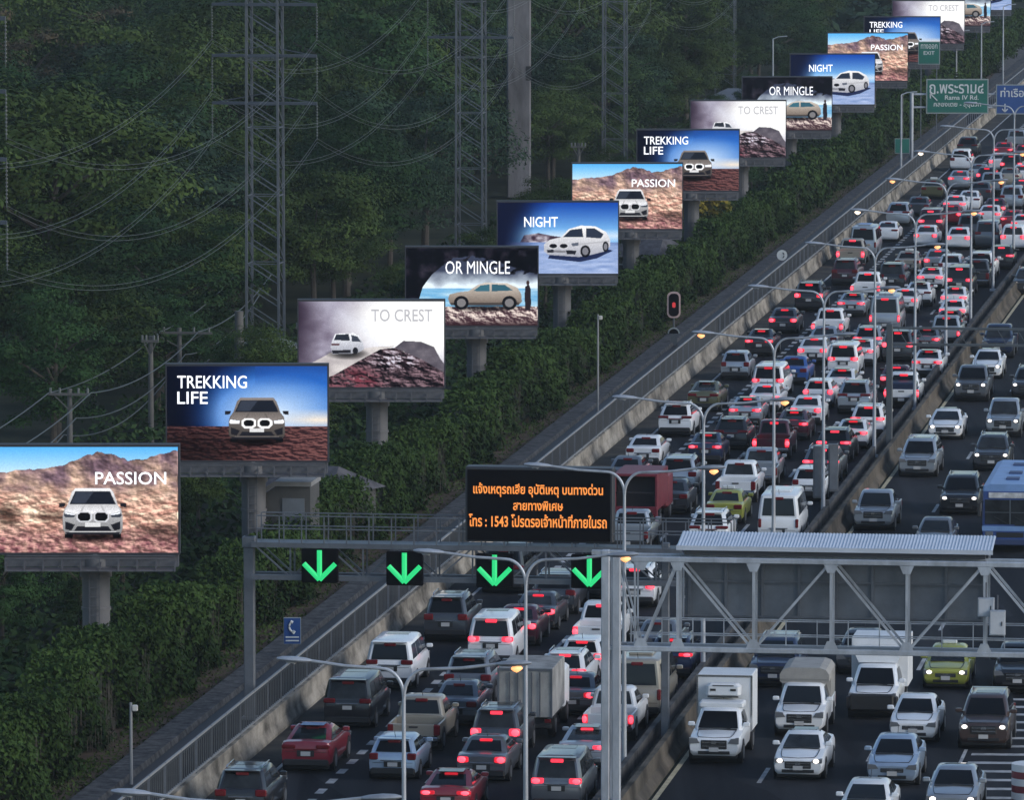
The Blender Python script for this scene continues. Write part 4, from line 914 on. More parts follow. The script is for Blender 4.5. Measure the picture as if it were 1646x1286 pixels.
# the wood beyond, reading as one mass
Pq = []; Nq = []; Tq = []
for i in range(170):
    t = random.uniform(770,1150); nn = random.uniform(nk(-1.45)-105,nk(-1.46)-3); P0 = NT(nn,t); u,v = proj(P0+Vector((0,0,6)))
    k = g.normal(size=(420,3)); k /= np.linalg.norm(k,axis=1)[:,None]; k[:,2] = abs(k[:,2]); s_ = random.uniform(3.5,6)
    Pq.append(np.array(P0)+k*np.array([s_,s_,s_*1.5])*(g.random((420,1))**.3)*(.8+.4*np.sin(k[:,:1]*9)*np.cos(k[:,1:2]*7))); Nq.append(k*.6+g.normal(size=(420,3))*.4+np.array([0,0,.4])); Tq.append(np.clip(random.random()*.6+g.random(420)*.4,0,1))
Nq = np.concatenate(Nq); Nq /= np.linalg.norm(Nq,axis=1)[:,None]
link('far_woodland', leaves_mesh('far_woodland', np.concatenate(Pq), Nq, .8, np.concatenate(Tq), LM[3]), label='distant dark woodland behind the farthest billboards', cat='woodland', kind='stuff')
# ================================================================== VEHICLES
def lo_body(b, st, W, z0, taper_r=.93, taper_f=.90):
    y0, y1 = st[0][0], st[-1][0]; hw = W/2
    def wf(y):
        a = min(1, (y-y0)/.45); c = min(1, (y1-y)/.75)
        return min(taper_r+(1-taper_r)*math.sin(max(a,0)*math.pi/2), taper_f+(1-taper_f)*math.sin(max(c,0)*math.pi/2))*hw
    ys = sorted(set([y for y,_ in st]+[y0+.12,y0+.3,y1-.08,y1-.25,y1-.5])); rings = []
    for i, y in enumerate(ys):
        d = np.interp(y,[q[0] for q in st],[q[1] for q in st]); w_ = wf(y); e = (i == 0 or i == len(ys)-1); zz = z0+(.10 if e else 0)
        half = [(w_*.86,zz),(w_*.97,zz+.10),(w_,zz+(d-zz)*.5),(w_*.985,d-.14),(w_*.93,d-.03),(w_*.78,d+.005)]
        rings.append([(-x,y,z) for x,z in half]+[(0,y,d+.03)]+[(x,y,z) for x,z in reversed(half)])
    b.loft(rings)
class Green:
    def __init__(s, zb, H, yr0, yr1, yf1, yf0, wb, wr): s.__dict__.update(zb=zb,H=H,yr0=yr0,yr1=yr1,yf1=yf1,yf0=yf0,wb=wb,wr=wr)
    def at(s, t):
        q = t**1.15; return (s.yr0+(s.yr1-s.yr0)*q, s.yf0+(s.yf1-s.yf0)*q, s.wb+(s.wr-s.wb)*t**1.3, s.zb+(s.H-.07-s.zb)*t)
    def body(s, b):
        rings = []; c = .10
        for t in (0,.25,.5,.75,1): 
            r, f, w_, z = s.at(t); rings.append(s.ring(r,f,w_,z,c))
        r, f, w_, z = s.at(1); rings.append(s.ring(r+.07,f-.09,w_-.07,s.H-.02,c)); rings.append(s.ring(r+.4,f-.5,w_*.55,s.H,c))
        b.loft(rings)
    def ring(s, r, f, w_, z, c): return [(-w_+c,r,z),(w_-c,r,z),(w_,r+c*1.3,z),(w_,f-c*1.8,z),(w_-c,f,z),(-w_+c,f,z),(-w_,f-c*1.8,z),(-w_,r+c*1.3,z)]
    def front(s, t, a, o=.012): r,f,w_,z = s.at(t); return ((w_-.10)*a, f+o, z+.003)
    def rear(s, t, a, o=.012): r,f,w_,z = s.at(t); return ((w_-.10)*a, r-o, z+.003)
    def side(s, t, k, sg, o=.012): r,f,w_,z = s.at(t); y0, y1 = r+.13, f-.18; return (sg*(w_+o), y0+(y1-y0)*k, z)
    def pane(s, fn, t0, t1, a0, a1, n=4):
        b = MB(); vs = []
        for i in range(n+1):
            t = t0+(t1-t0)*i/n
            for a in (a0, (a0+a1)/2, a1): vs.append(fn(t,a))
        b.add(vs, [(i*3+j,i*3+j+1,i*3+j+4,i*3+j+3) for i in range(n) for j in range(2)], 0, True); return b
def wheel_parts(r, w_):
    b = MB(); b.loft([[(x,rr*math.cos(a),rr*math.sin(a)) for a in [2*math.pi*j/20 for j in range(20)]] for x,rr in ((-w_/2,r*.86),(-w_/2+.03,r),(w_/2-.03,r),(w_/2,r*.86))]); t = b.mesh('tyre', tyre_m)
    b = MB(); b.cyl((-w_/2-.008,0,0),(w_/2+.008,0,0),r*.64,16)
    for j in range(5):
        a = j*1.2566; 
    return t, b.mesh('rim', rim_m)
WHEELS = {}
def K(**k): return k
KINDS = {
 'sedan': K(L=4.55,W=1.79,H=1.46,z0=.24,deck=[(-2.28,.93),(-2.2,1.0),(-1.6,1.04),(-1.1,.97),(.95,.97),(1.25,.95),(1.9,.86),(2.18,.80),(2.28,.70)],g=(.95,1.46,-1.72,-.85,.22,1.12,.80,.63),tail=(.44,.82,.74,.95),r=.33,ax=(-1.38,1.36),head=(.46,.76,.62,.75),gr=(.40,.50,.66)),
 'sedan_b': K(L=4.7,W=1.80,H=1.45,z0=.24,deck=[(-2.35,.90),(-2.28,1.06),(-1.9,1.08),(-1.2,1.0),(.95,.98),(1.25,.95),(1.9,.85),(2.2,.80),(2.35,.70)],g=(.97,1.45,-1.98,-.70,.12,1.05,.80,.62),tail=(.36,.84,.84,.98),r=.34,ax=(-1.42,1.40),head=(.44,.80,.66,.76),gr=(.46,.44,.70)),
 'suv_b': K(L=4.5,W=1.84,H=1.66,z0=.28,deck=[(-2.25,.98),(-2.18,1.10),(1.0,1.08),(1.25,1.06),(1.9,.98),(2.15,.92),(2.25,.82)],g=(1.05,1.66,-2.12,-1.45,.30,1.15,.83,.66),tail=(.34,.88,.98,1.11),r=.36,ax=(-1.34,1.36),head=(.52,.84,.80,.89),gr=(.50,.52,.86)),
 'pickup_b': K(L=5.2,W=1.86,H=1.76,z0=.36,deck=[(-.95,1.10),(-.85,1.12),(1.0,1.10),(1.4,1.08),(2.0,1.06),(2.45,1.02),(2.6,.92)],g=(1.09,1.76,-.84,-.70,.40,1.22,.84,.69),tail=(.74,.925,.70,1.02),r=.38,ax=(-1.6,1.60),head=(.46,.84,.86,1.0),gr=(.44,.66,.98)),
 'hatch': K(L=4.05,W=1.72,H=1.52,z0=.24,deck=[(-2.02,.90),(-1.95,1.0),(-1.5,1.02),(.9,1.0),(1.15,.98),(1.7,.90),(1.95,.84),(2.02,.72)],g=(.98,1.52,-1.90,-1.50,.25,1.08,.78,.62),tail=(.50,.80,.78,1.02),r=.32,ax=(-1.25,1.28),head=(.46,.76,.66,.82),gr=(.40,.46,.66)),
 'suv': K(L=4.75,W=1.87,H=1.78,z0=.30,deck=[(-2.37,1.0),(-2.3,1.12),(1.0,1.12),(1.25,1.11),(1.95,1.04),(2.25,.99),(2.37,.88)],g=(1.09,1.78,-2.24,-1.88,.30,1.15,.85,.69),tail=(.50,.88,.90,1.14),r=.37,ax=(-1.42,1.42),head=(.50,.82,.80,.95),gr=(.46,.62,.92)),
 'mpv': K(L=4.9,W=1.86,H=1.92,z0=.26,deck=[(-2.45,1.0),(-2.4,1.12),(1.4,1.12),(1.75,1.10),(2.2,.96),(2.4,.86),(2.45,.74)],g=(1.10,1.92,-2.38,-2.16,.85,1.70,.87,.74),tail=(.44,.87,1.02,1.20),r=.34,ax=(-1.5,1.5),head=(.5,.82,.72,.88),gr=(.46,.5,.74)),
 'minibus': K(L=5.35,W=1.92,H=2.26,z0=.28,deck=[(-2.67,1.1),(-2.62,1.2),(2.0,1.2),(2.3,1.15),(2.55,.98),(2.67,.78)],g=(1.17,2.26,-2.60,-2.46,1.45,2.28,.92,.80),tail=(.76,.90,.78,1.18),r=.35,ax=(-1.6,1.7),head=(.56,.84,.76,.94),gr=(.5,.55,.8)),
 'pickup': K(L=5.3,W=1.88,H=1.78,z0=.36,deck=[(-.95,1.10),(-.85,1.12),(1.0,1.12),(1.4,1.10),(2.1,1.04),(2.5,.99),(2.65,.88)],g=(1.09,1.78,-.84,-.62,.50,1.32,.85,.70),tail=(.70,.935,.64,1.04),r=.38,ax=(-1.6,1.62),head=(.50,.84,.80,.96),gr=(.46,.60,.92)),
}
CACHE = {}
def build_kind(kind):
    if kind in CACHE: return CACHE[kind]
    base = {'pickup':'pickup','taxi':'sedan','box_pickup':'pickup','wing_truck':'pickup','canopy_pickup':'pickup','tarp_pickup':'pickup'}.get(kind, kind); k = KINDS[base]; P = []
    L, W, H = k['L'], k['W'], k['H']; g = Green(*k['g']); pk = base in ('pickup','pickup_b')
    def add(name, b, role, parent=None, loc=None, lod=0):
        me = b if not isinstance(b, MB) else b.mesh(name, PAINT['white'] if role == 'paint' else (role if not isinstance(role, str) else plast))
        P.append((name, me, role, parent, loc, lod)); return len(P)-1
    b = MB(); lo_body(b, k['deck'], W, k['z0'], .93 if not pk else .98); g.body(b)
    if pk and kind in ('pickup','pickup_b','canopy_pickup','tarp_pickup'):
        hw = W/2
        for s_ in (-1,1): b.box(min(s_*hw*.99,s_*(hw-.09)),max(s_*hw*.99,s_*(hw-.09)),-2.58,-.93,.50,1.06,b=.02)
        b.box(-hw+.08,hw-.08,-1.02,-.95,.6,1.08)
    bi = add('body', b, 'paint')
    if pk:
        b = MB(); b.box(-.55,.55,-2.55,-.9,.40,.62); b.box(-.80,.80,-2.55,-.95,.62,.66); add('bed' if kind in ('pickup','pickup_b','canopy_pickup','tarp_pickup') else 'chassis', b, interior)
        if kind in ('pickup','pickup_b','canopy_pickup','tarp_pickup'):
            b = MB(); b.box(-.74,.74,-2.65,-2.57,.62,1.05,b=.015); ti = add('tailgate', b, 'paint')
            b = MB(); b.box(-.16,.16,-2.67,-2.65,.92,.98); add('handle', b, plast, ti, None, 1)
        b = MB(); b.box(-.90,.90,-2.74,-2.58,.44,.60,b=.03); add('rear_bumper', b, chrome if kind == 'pickup' else plast)
    else:
        b = MB(); b.box(-W*.45,W*.45,-L/2-.035,-L/2+.3,k['z0']+.0,k['z0']+.26,b=.05); add('rear_bumper', b, plast, None, None, 1)
        b = MB(); z = k['tail'][2]-.10; b.box(-W*.40,W*.40,-L/2-.008,-L/2+.02,z-.012,z+.0); add('tailgate_seam', b, plast, None, None, 1)
    if not pk:
        z = k['tail'][2]-.02; b = MB(); b.box(-.42,.42,-L/2-.03,-L/2+.02,z-.02,z+.02,b=.008); add('chrome_strip', b, chrome if kind not in ('sedan_b','suv_b') else tail_off, None, None, 1)
        b = MB(); b.box(-.30,.30,-L/2-.02,-L/2+.02,z-.24,z-.035); add('plate_recess', b, plast, None, None, 1)
        if kind in ('suv','suv_b','hatch','mpv'):
            r9,_,w9,z9 = g.at(1); b = MB(); b.box(-w9+.08,w9-.08,r9-.16,r9+.15,z9+.01,z9+.055,b=.012); add('roof_spoiler', b, 'paint', None, None, 1)
    r9,f9,w9,z9 = g.at(0); b = MB(); b.box(-w9*.80,w9*.80,f9-.02,f9+.13,z9+.02,z9+.055); add('cowl', b, plast, None, None, 1)
    if kind in ('sedan_b','suv','suv_b','mpv'):
        r9,f9,w9,z9 = g.at(1); b = MB(); b.box(-.42,.42,f9-1.15,f9-.45,H-.004,H+.008); add('sunroof', b, glass, None, None, 1)
    else:
        b = MB(); r9,f9,w9,z9 = g.at(1); b.tube([(0,r9+.25,H-.02),(0,r9+.02,H+.22)],.012,4); add('aerial', b, plast, None, None, 1)
    hd_ = lambda y: float(np.interp(y,[q[0] for q in k['deck']],[q[1] for q in k['deck']]))+.018
    yn = L/2-.16; b = MB(); b.tube([(-.66,f9+.02 if False else g.at(0)[1]+.15,hd_(g.at(0)[1]+.15)),(-.63,L/2-.5,hd_(L/2-.5)),(-.56,yn,hd_(yn)+.004),(0,yn+.05,hd_(yn+.05)+.012),(.56,yn,hd_(yn)+.004),(.63,L/2-.5,hd_(L/2-.5)),(.66,g.at(0)[1]+.15,hd_(g.at(0)[1]+.15))],.014,4); add('bonnet_seam', b, plast, None, None, 1)
    r9,f9,w9,z9 = g.at(.1); b = MB()
    b.tube([(-.45,f9+.05,z9),(.05,f9+.06,z9+.03)],.014,4); add('wiper', b, plast, None, None, 1)
    add('windscreen', g.pane(g.front,.10,.93,-.95,.95), glass)
    add('rear_window', g.pane(g.rear,.14,.90,-.90,.90), glass)
    for s_ in (-1,1):
        bb = MB(); 
        cuts = ((.02,.47),(.51,.97)) if not kind in ('minibus','mpv') else ((.02,.32),(.35,.66),(.69,.98))
        for c0,c1 in cuts:
            q = g.pane(lambda t,a: g.side(t,a,s_),.14,.86,c0,c1); bb.add(q.v,q.f,0,True)
        add('side_window', bb, glass)
    ye = -L/2 if not pk else -2.62
    x0,x1,z0,z1 = k['tail']
    for s_ in (-1,1):
        b = MB(); b.box(min(s_*x0,s_*x1),max(s_*x0,s_*x1),ye-.035,ye+.16,z0,z1,b=.03); t_ = add('tail_light', b, 'tail')
        b = MB(); xc = s_*(x0*.40+x1*.60); zc = (z0+z1)/2; w_ = min(.15,(x1-x0)*.49); h_ = min(.14,(z1-z0)*.55)
        b.loft([[(xc+w_*q*math.cos(a),ye-.03-d,zc+h_*q*math.sin(a)) for a in [2*math.pi*j/10 for j in range(10)]] for q,d in ((1,0),(.8,.03),(.3,.045))]); add('brake_bulb', b, 'bulb', t_)
    r_,f_,w_,z_ = g.at(.9); b = MB(); b.box(-.22,.22,r_-.08,r_+.02,z_-.06,z_+.06,b=.02); add('high_brake_light', b, 'high')
    x0,x1,z0,z1 = k['head']
    for s_ in (-1,1):
        b = MB(); yf = L/2
        xo = W/2*.925; A = [(s_*x0,z0+.015),(s_*xo,z0-.015),(s_*xo,z1+.035),(s_*(x0+.10),z1+.01)]
        b.prism(A, yf-.24, yf+.016); hi = add('headlight', b, head_off)
        b = MB(); xc, zc = s_*(x0+x1)/2*1.02, (z0+z1)/2+.01
        b.loft([[(xc+q*.105*math.cos(a),yf-.02+d,zc+q*.075*math.sin(a)) for a in [2*math.pi*j/10 for j in range(10)]] for q,d in ((1,0),(1,.045),(.5,.065))]); add('head_bulb', b, 'head', hi)
    gw,g0,g1 = k['gr']; b = MB(); b.box(-gw,gw,L/2-.12,L/2+.018,g0,g1,b=.02); gi = add('grille', b, plast, None, None, 1)
    b = MB()
    for i in range(2): z = g0+(g1-g0)*(.35+.4*i); b.box(-gw*.9,gw*.9,L/2+.018,L/2+.03,z-.012,z+.012)
    b.box(-.09,.09,L/2+.018,L/2+.034,g1-.13,g1-.04); add('grille_bar', b, chrome, gi, None, 1)
    b = MB(); b.box(-gw*1.25,gw*1.25,L/2-.18,L/2+.006,k['z0']+.06,k['z0']+.19,b=.02)
    for s_ in (-1,1): b.box(min(s_*.52,s_*.74),max(s_*.52,s_*.74),L/2-.3,L/2-.04,k['z0']+.10,k['z0']+.22,b=.02)
    add('front_intake', b, plast, None, None, 1)
    b = MB(); b.box(-.17,.17,L/2+.035,L/2+.05,k['z0']+.16,k['z0']+.31); add('number_plate', b, plate_m, None, None, 1)
    zp = (k['tail'][2]-.16 if not pk else .52); b = MB(); b.box(-.17,.17,ye-(.16 if pk else .03),ye-.01,zp-.08,zp+.07); add('number_plate', b, plate_m, None, None, 1)
    for s_ in (-1,1):
        r0,f0,w0,z0_ = g.at(.12); b = MB(); b.box(min(s_*(w0+.02),s_*(w0+.26)),max(s_*(w0+.02),s_*(w0+.26)),f0-.36,f0-.22,z0_+.02,z0_+.17,b=.03); b.bar((s_*w0*.98,f0-.28,z0_+.05),(s_*(w0+.05),f0-.28,z0_+.07),.05); add('mirror', b, 'paint', None, None, 1)
    r = k['r']; 
    for y in k['ax']:
        b = MB()
    b = MB()
    for y in k['ax']: b.cyl((-W/2-.003,y,r+.02),(W/2+.003,y,r+.02),r*1.2,18)
    b.box(-W*.42,W*.42,-L/2+.2,L/2-.2,k['z0']-.10,k['z0']+.02); add('wheel_arch', b, black_m)
    if r not in WHEELS: WHEELS[r] = wheel_parts(r,.22)
    t_, rm = WHEELS[r]
    for y in k['ax']:
        for s_ in (-1,1):
            wi = add('wheel', t_, tyre_m, None, (s_*(W/2-.095),y,r)); add('rim', rm, rim_m, wi, None, 1)
    if kind in ('suv','suv_b'):
        for s_ in (-1,1): b = MB(); b.tube([(s_*.60,-1.5,H),(s_*.61,-1.4,H+.06),(s_*.61,.0,H+.06),(s_*.60,.1,H)],.022,6); add('roof_rail', b, chrome, None, None, 1)
    if kind == 'taxi':
        b = MB(); b.box(-.28,.28,-.4,-.22,H,H+.16,b=.03); add('taxi_sign', b, wht_m)
    if kind == 'minibus':
        b = MB(); b.box(-.45,.45,-1.4,.1,H-.01,H+.10,b=.03); add('roof_vent', b, 'paint')
    if kind == 'box_pickup':
        b = MB(); b.box(-.98,.98,-2.75,-.78,.74,2.78,b=.03); bx = add('cargo_box', b, boxw)
        b = MB()
        for s_ in (-1,1): b.box(s_*.97-.03,s_*.97+.03,-.83,-.765,.78,2.76)
        b.box(-.98,.98,-.83,-.765,2.70,2.77); add('box_edge', b, chrome, bx, None, 1)
        b = MB(); b.box(-.62,.62,-.78,-.30,2.02,2.52,b=.10); cu_ = add('cooling_unit', b, boxw)
        b = MB(); b.box(-.46,-.26,-.31,-.285,2.26,2.34); b.box(.26,.46,-.31,-.285,2.26,2.34); b.box(-.55,.55,-.33,-.28,2.03,2.08); b.box(-.38,.38,-.31,-.285,2.44,2.47); add('vent', b, plast, cu_, None, 1)
        b = MB(); b.box(-.80,.80,-.62,.30,1.72,1.95,b=.06); add('cab_fairing', b, boxw)
    if kind == 'wing_truck':
        b = MB(); b.box(-1.06,1.06,-2.9,-.78,.80,2.62,b=.02); add('cargo_box', b, boxw)
        b = MB(); b.prism([(-.72,1.80),(.72,1.80),(.96,2.34),(-.96,2.34)],-.74,.10); add('wind_deflector', b, 'paint')
        b = MB(); b.box(-.80,.80,2.56,2.78,.36,.98,b=.06); b.box(-.95,-.6,2.4,2.7,.4,.9,b=.05); b.box(.6,.95,2.4,2.7,.4,.9,b=.05); add('bull_bar', b, plast)
    if kind == 'canopy_pickup':
        b = MB(); hw = .90; sec = [(-hw,1.06),(-hw,2.05),(-hw+.12,2.22),(-hw+.35,2.30),(hw-.35,2.30),(hw-.12,2.22),(hw,2.05),(hw,1.06)]
        b.prism(sec,-2.62,-.70); sec2 = [(-.80,1.72),(-hw,1.80),(-hw,2.05),(-hw+.12,2.22),(-hw+.35,2.30),(hw-.35,2.30),(hw-.12,2.22),(hw,2.05),(hw,1.80),(.80,1.72)]; b.prism(sec2,-.70,.30); add('canopy', b, canvas)
        b = MB()
        for y in (-2.3,-1.7,-1.1): b.box(-hw-.012,hw+.012,y-.02,y+.02,1.08,2.04)
        b.box(-hw+.02,hw-.02,.30,.33,1.84,1.90); add('canopy_rib', b, mat('canopy_rib',(.22,.22,.21),.7), None, None, 1)
    if kind == 'tarp_pickup':
        b = MB(); b.box(-.80,.80,-2.5,-1.0,.8,1.42,b=.08); add('tarpaulin', b, PAINT['dark blue'])
    CACHE[kind] = (P, L, W); return CACHE[kind]
def setmat(o, m):
    o.material_slots[0].link = 'OBJECT'; o.material_slots[0].material = m
KN = {'sedan_b':'sedan','suv_b':'SUV','pickup_b':'pickup','suv':'SUV','hatch':'hatchback','mpv':'tall van','minibus':'minibus','taxi':'taxi','sedan':'sedan','pickup':'pickup','box_pickup':'refrigerated box pickup','wing_truck':'bull-barred box pickup','canopy_pickup':'canvas-topped pickup','tarp_pickup':'pickup with blue load',
      'cargo':'dirty box truck','red_truck':'open red truck','bus':'blue bus'}
ON = {'sedan_b':'sedan','suv_b':'suv','pickup_b':'pickup_truck','suv':'suv','hatch':'hatchback','mpv':'van','minibus':'minibus','taxi':'taxi','sedan':'sedan','pickup':'pickup_truck','box_pickup':'refrigerated_truck','wing_truck':'box_truck','canopy_pickup':'canopy_pickup','tarp_pickup':'pickup_truck','cargo':'box_truck','red_truck':'cargo_truck','bus':'bus'}
CT = {'sedan_b':'car','suv_b':'SUV','suv':'SUV','hatch':'car','mpv':'van','minibus':'minibus','taxi':'taxi','sedan':'car','bus':'bus','cargo':'truck','red_truck':'truck','box_pickup':'truck','wing_truck':'truck'}
# custom big vehicles -------------------------------------------------
def big_wheels(P, ax, W, r=.42, lod=0):
    if r not in WHEELS: WHEELS[r] = wheel_parts(r,.28)
    for y in ax:
        for s_ in (-1,1): P.append(('wheel',WHEELS[r][0],tyre_m,None,(s_*(W/2-.16),y,r),0)); P.append(('rim',WHEELS[r][1],rim_m,len(P)-1,None,1))
def build_big(kind):
    if kind in CACHE: return CACHE[kind]
    P = []
    def add(name, b, m, parent=None, lod=0): P.append((name, b.mesh(name, PAINT['white'] if m == 'paint' else (m if not isinstance(m,str) else plast)), m, parent, None, lod)); return len(P)-1
    if kind == 'cargo':
        L, W = 5.6, 2.0
        b = MB(); b.box(-.99,.99,-2.8,.95,.85,2.62,b=.03); bx = add('cargo_box', b, boxold)
        b = MB(); b.box(-1.0,1.0,-2.83,-2.80,2.54,2.64); b.box(-1.0,-.93,-2.83,-2.8,.85,2.54); b.box(.93,1.0,-2.83,-2.8,.85,2.54); b.box(-.03,.03,-2.83,-2.8,.85,2.54); add('door_frame', b, msteel, bx)
        b = MB()
        for x in (-.25,.25,.55,-.55): b.cyl((x,-2.85,.9),(x,-2.85,2.5),.025,6)
        b.box(-.62,-.25,-2.86,-2.83,1.05,1.25); add('locking_bar', b, msteel, bx)
        b = MB(); b.box(-.8,.8,-2.6,2.4,.55,.80); b.box(-.95,.95,-2.75,-2.6,.45,.62,b=.03); add('chassis', b, interior)
        b = MB(); b.box(-.95,.95,1.05,2.8,.6,2.15,b=.12); ci = add('cab', b, boxw)
        b = MB(); b.box(-.82,.82,2.79,2.815,1.35,2.0); add('windscreen', b, glass, ci)
        for s_ in (-1,1): b = MB(); b.box(min(s_*.70,s_*.94),max(s_*.70,s_*.94),-2.80,-2.74,.66,.80,b=.02); add('tail_light', b, 'tail')
        b = MB(); b.box(-.2,.2,-2.77,-2.75,.48,.60); add('number_plate', b, plate_m); big_wheels(P,(-1.6,1.9),W)
    elif kind == 'red_truck':
        L, W = 6.0, 2.05
        b = MB(); b.box(-1.0,1.0,-3.0,.9,.95,1.05); 
        for s_ in (-1,1): b.box(min(s_*.90,s_*1.02),max(s_*.90,s_*1.02),-3.0,-2.86,.6,2.62,b=.02); b.box(min(s_*.97,s_*1.02),max(s_*.97,s_*1.02),-2.86,.9,1.0,2.6)
        b.box(-.90,.90,-3.0,-2.88,2.50,2.62,b=.02); b.box(-1.0,1.0,-3.02,-2.9,.62,1.12,b=.02); b.box(-.97,.97,-2.86,.9,2.56,2.62); b.box(-.97,.97,.84,.9,1.0,2.6); add('body', b, redpaint)
        b = MB(); b.box(-.93,.93,-2.4,.8,1.06,2.50); b.bar((-.9,-2.92,1.75),(.9,-2.92,1.75),.05); add('load', b, mat('dark_interior',(.018,.016,.02),.9))  # dark block stands for the truck's dark interior, plus a crossbar
        b = MB(); b.box(-1.02,1.02,1.0,2.9,.6,2.2,b=.12); ci = add('cab', b, redpaint); b = MB(); b.box(-.85,.85,2.89,2.915,1.4,2.05); add('windscreen', b, glass, ci)
        b = MB(); b.box(-.7,.7,-2.8,2.5,.5,.62); add('chassis', b, interior)
        for s_ in (-1,1): b = MB(); b.box(min(s_*.6,s_*.9),max(s_*.6,s_*.9),-3.05,-3.0,.66,.80,b=.015); add('tail_light', b, 'tail')
        big_wheels(P,(-1.7,2.0),W)
    else:
        L, W = 10.5, 2.5; bp = mat('bus_blue',(.035,.075,.24),.4,coat=.4,noise=(1.2,.25)); br = mat('bus_roof',(.17,.30,.55),.45,noise=(1.5,.12))
        b = MB(); hw = 1.25
        rings = []
        for y,q in ((-5.25,.96),(-5.1,1),(4.9,1),(5.15,.985),(5.25,.95)):
            rings.append([(-hw*q,y,.35),(hw*q,y,.35),(hw*q,y,1.5),(hw*q*.99,y,2.75),(-hw*q*.99,y,2.75),(-hw*q,y,1.5)])
        b.loft(rings, smooth=False); add('body', b, bp)
        b = MB(); rings = []
        for y,q in ((-5.2,.95),(4.95,.99),(5.2,.93)): rings.append([(-hw*q,y,2.752),(hw*q,y,2.752),(hw*q*.97,y,2.95),(hw*q*.75,y,3.06),(-hw*q*.75,y,3.06),(-hw*q*.97,y,2.95)])
        b.loft(rings, smooth=False); ri = add('roof', b, br)
        b = MB()
        for y in (-3,.5,3): b.box(-.3,.3,y-.35,y+.35,3.06,3.14,b=.02)
        add('roof_hatch', b, mat('hatch_dark',(.05,.08,.17),.6), ri)
        b = MB(); b.box(-1.12,1.12,5.21,5.285,1.28,2.38,b=.02); add('windscreen', b, glass)
        b = MB(); b.box(-.95,.95,5.21,5.28,2.46,2.70); add('destination_board', b, mat('route_board',(.45,.46,.47),.5,noise=(2.5,.5)))
        b = MB(); b.box(-1.24,1.24,5.252,5.268,.98,1.20); add('front_band', b, br)
        b = MB(); b.box(-.6,.6,5.25,5.275,.70,.92,b=.01); add('grille', b, plast)
        b = MB(); b.box(-.9,-.2,5.29,5.31,1.24,1.28); b.bar((-.8,5.30,1.3),(-.2,5.31,1.62),.025); b.bar((.1,5.30,1.3),(.7,5.31,1.62),.025); add('wiper', b, plast)
        b = MB(); b.box(-.03,.03,5.285,5.30,1.28,2.38); b.box(-1.12,1.12,5.285,5.30,1.8,1.83); add('windscreen_bar', b, dsteel)
        for s_ in (-1,1):
            b = MB(); b.box(min(s_*1.235,s_*1.262),max(s_*1.235,s_*1.262),-4.8,4.7,1.55,2.45); add('side_window', b, glass)
            b = MB(); b.box(min(s_*.75,s_*1.1),max(s_*.75,s_*1.1),5.22,5.275,.75,.95,b=.02); add('headlight', b, head_off)
            b = MB(); b.box(min(s_*1.3,s_*1.45),max(s_*1.3,s_*1.45),5.2,5.32,1.6,2.2,b=.03); b.bar((s_*1.2,5.2,2.3),(s_*1.38,5.25,2.2),.05); add('mirror', b, plast)
        b = MB(); b.box(-1.2,1.2,5.2,5.30,.36,.62,b=.03); add('bumper', b, mat('bus_bumper',(.03,.05,.13),.5))
        big_wheels(P,(-3,3.2),W,.48)
    CACHE[kind] = (P, L, W); return CACHE[kind]
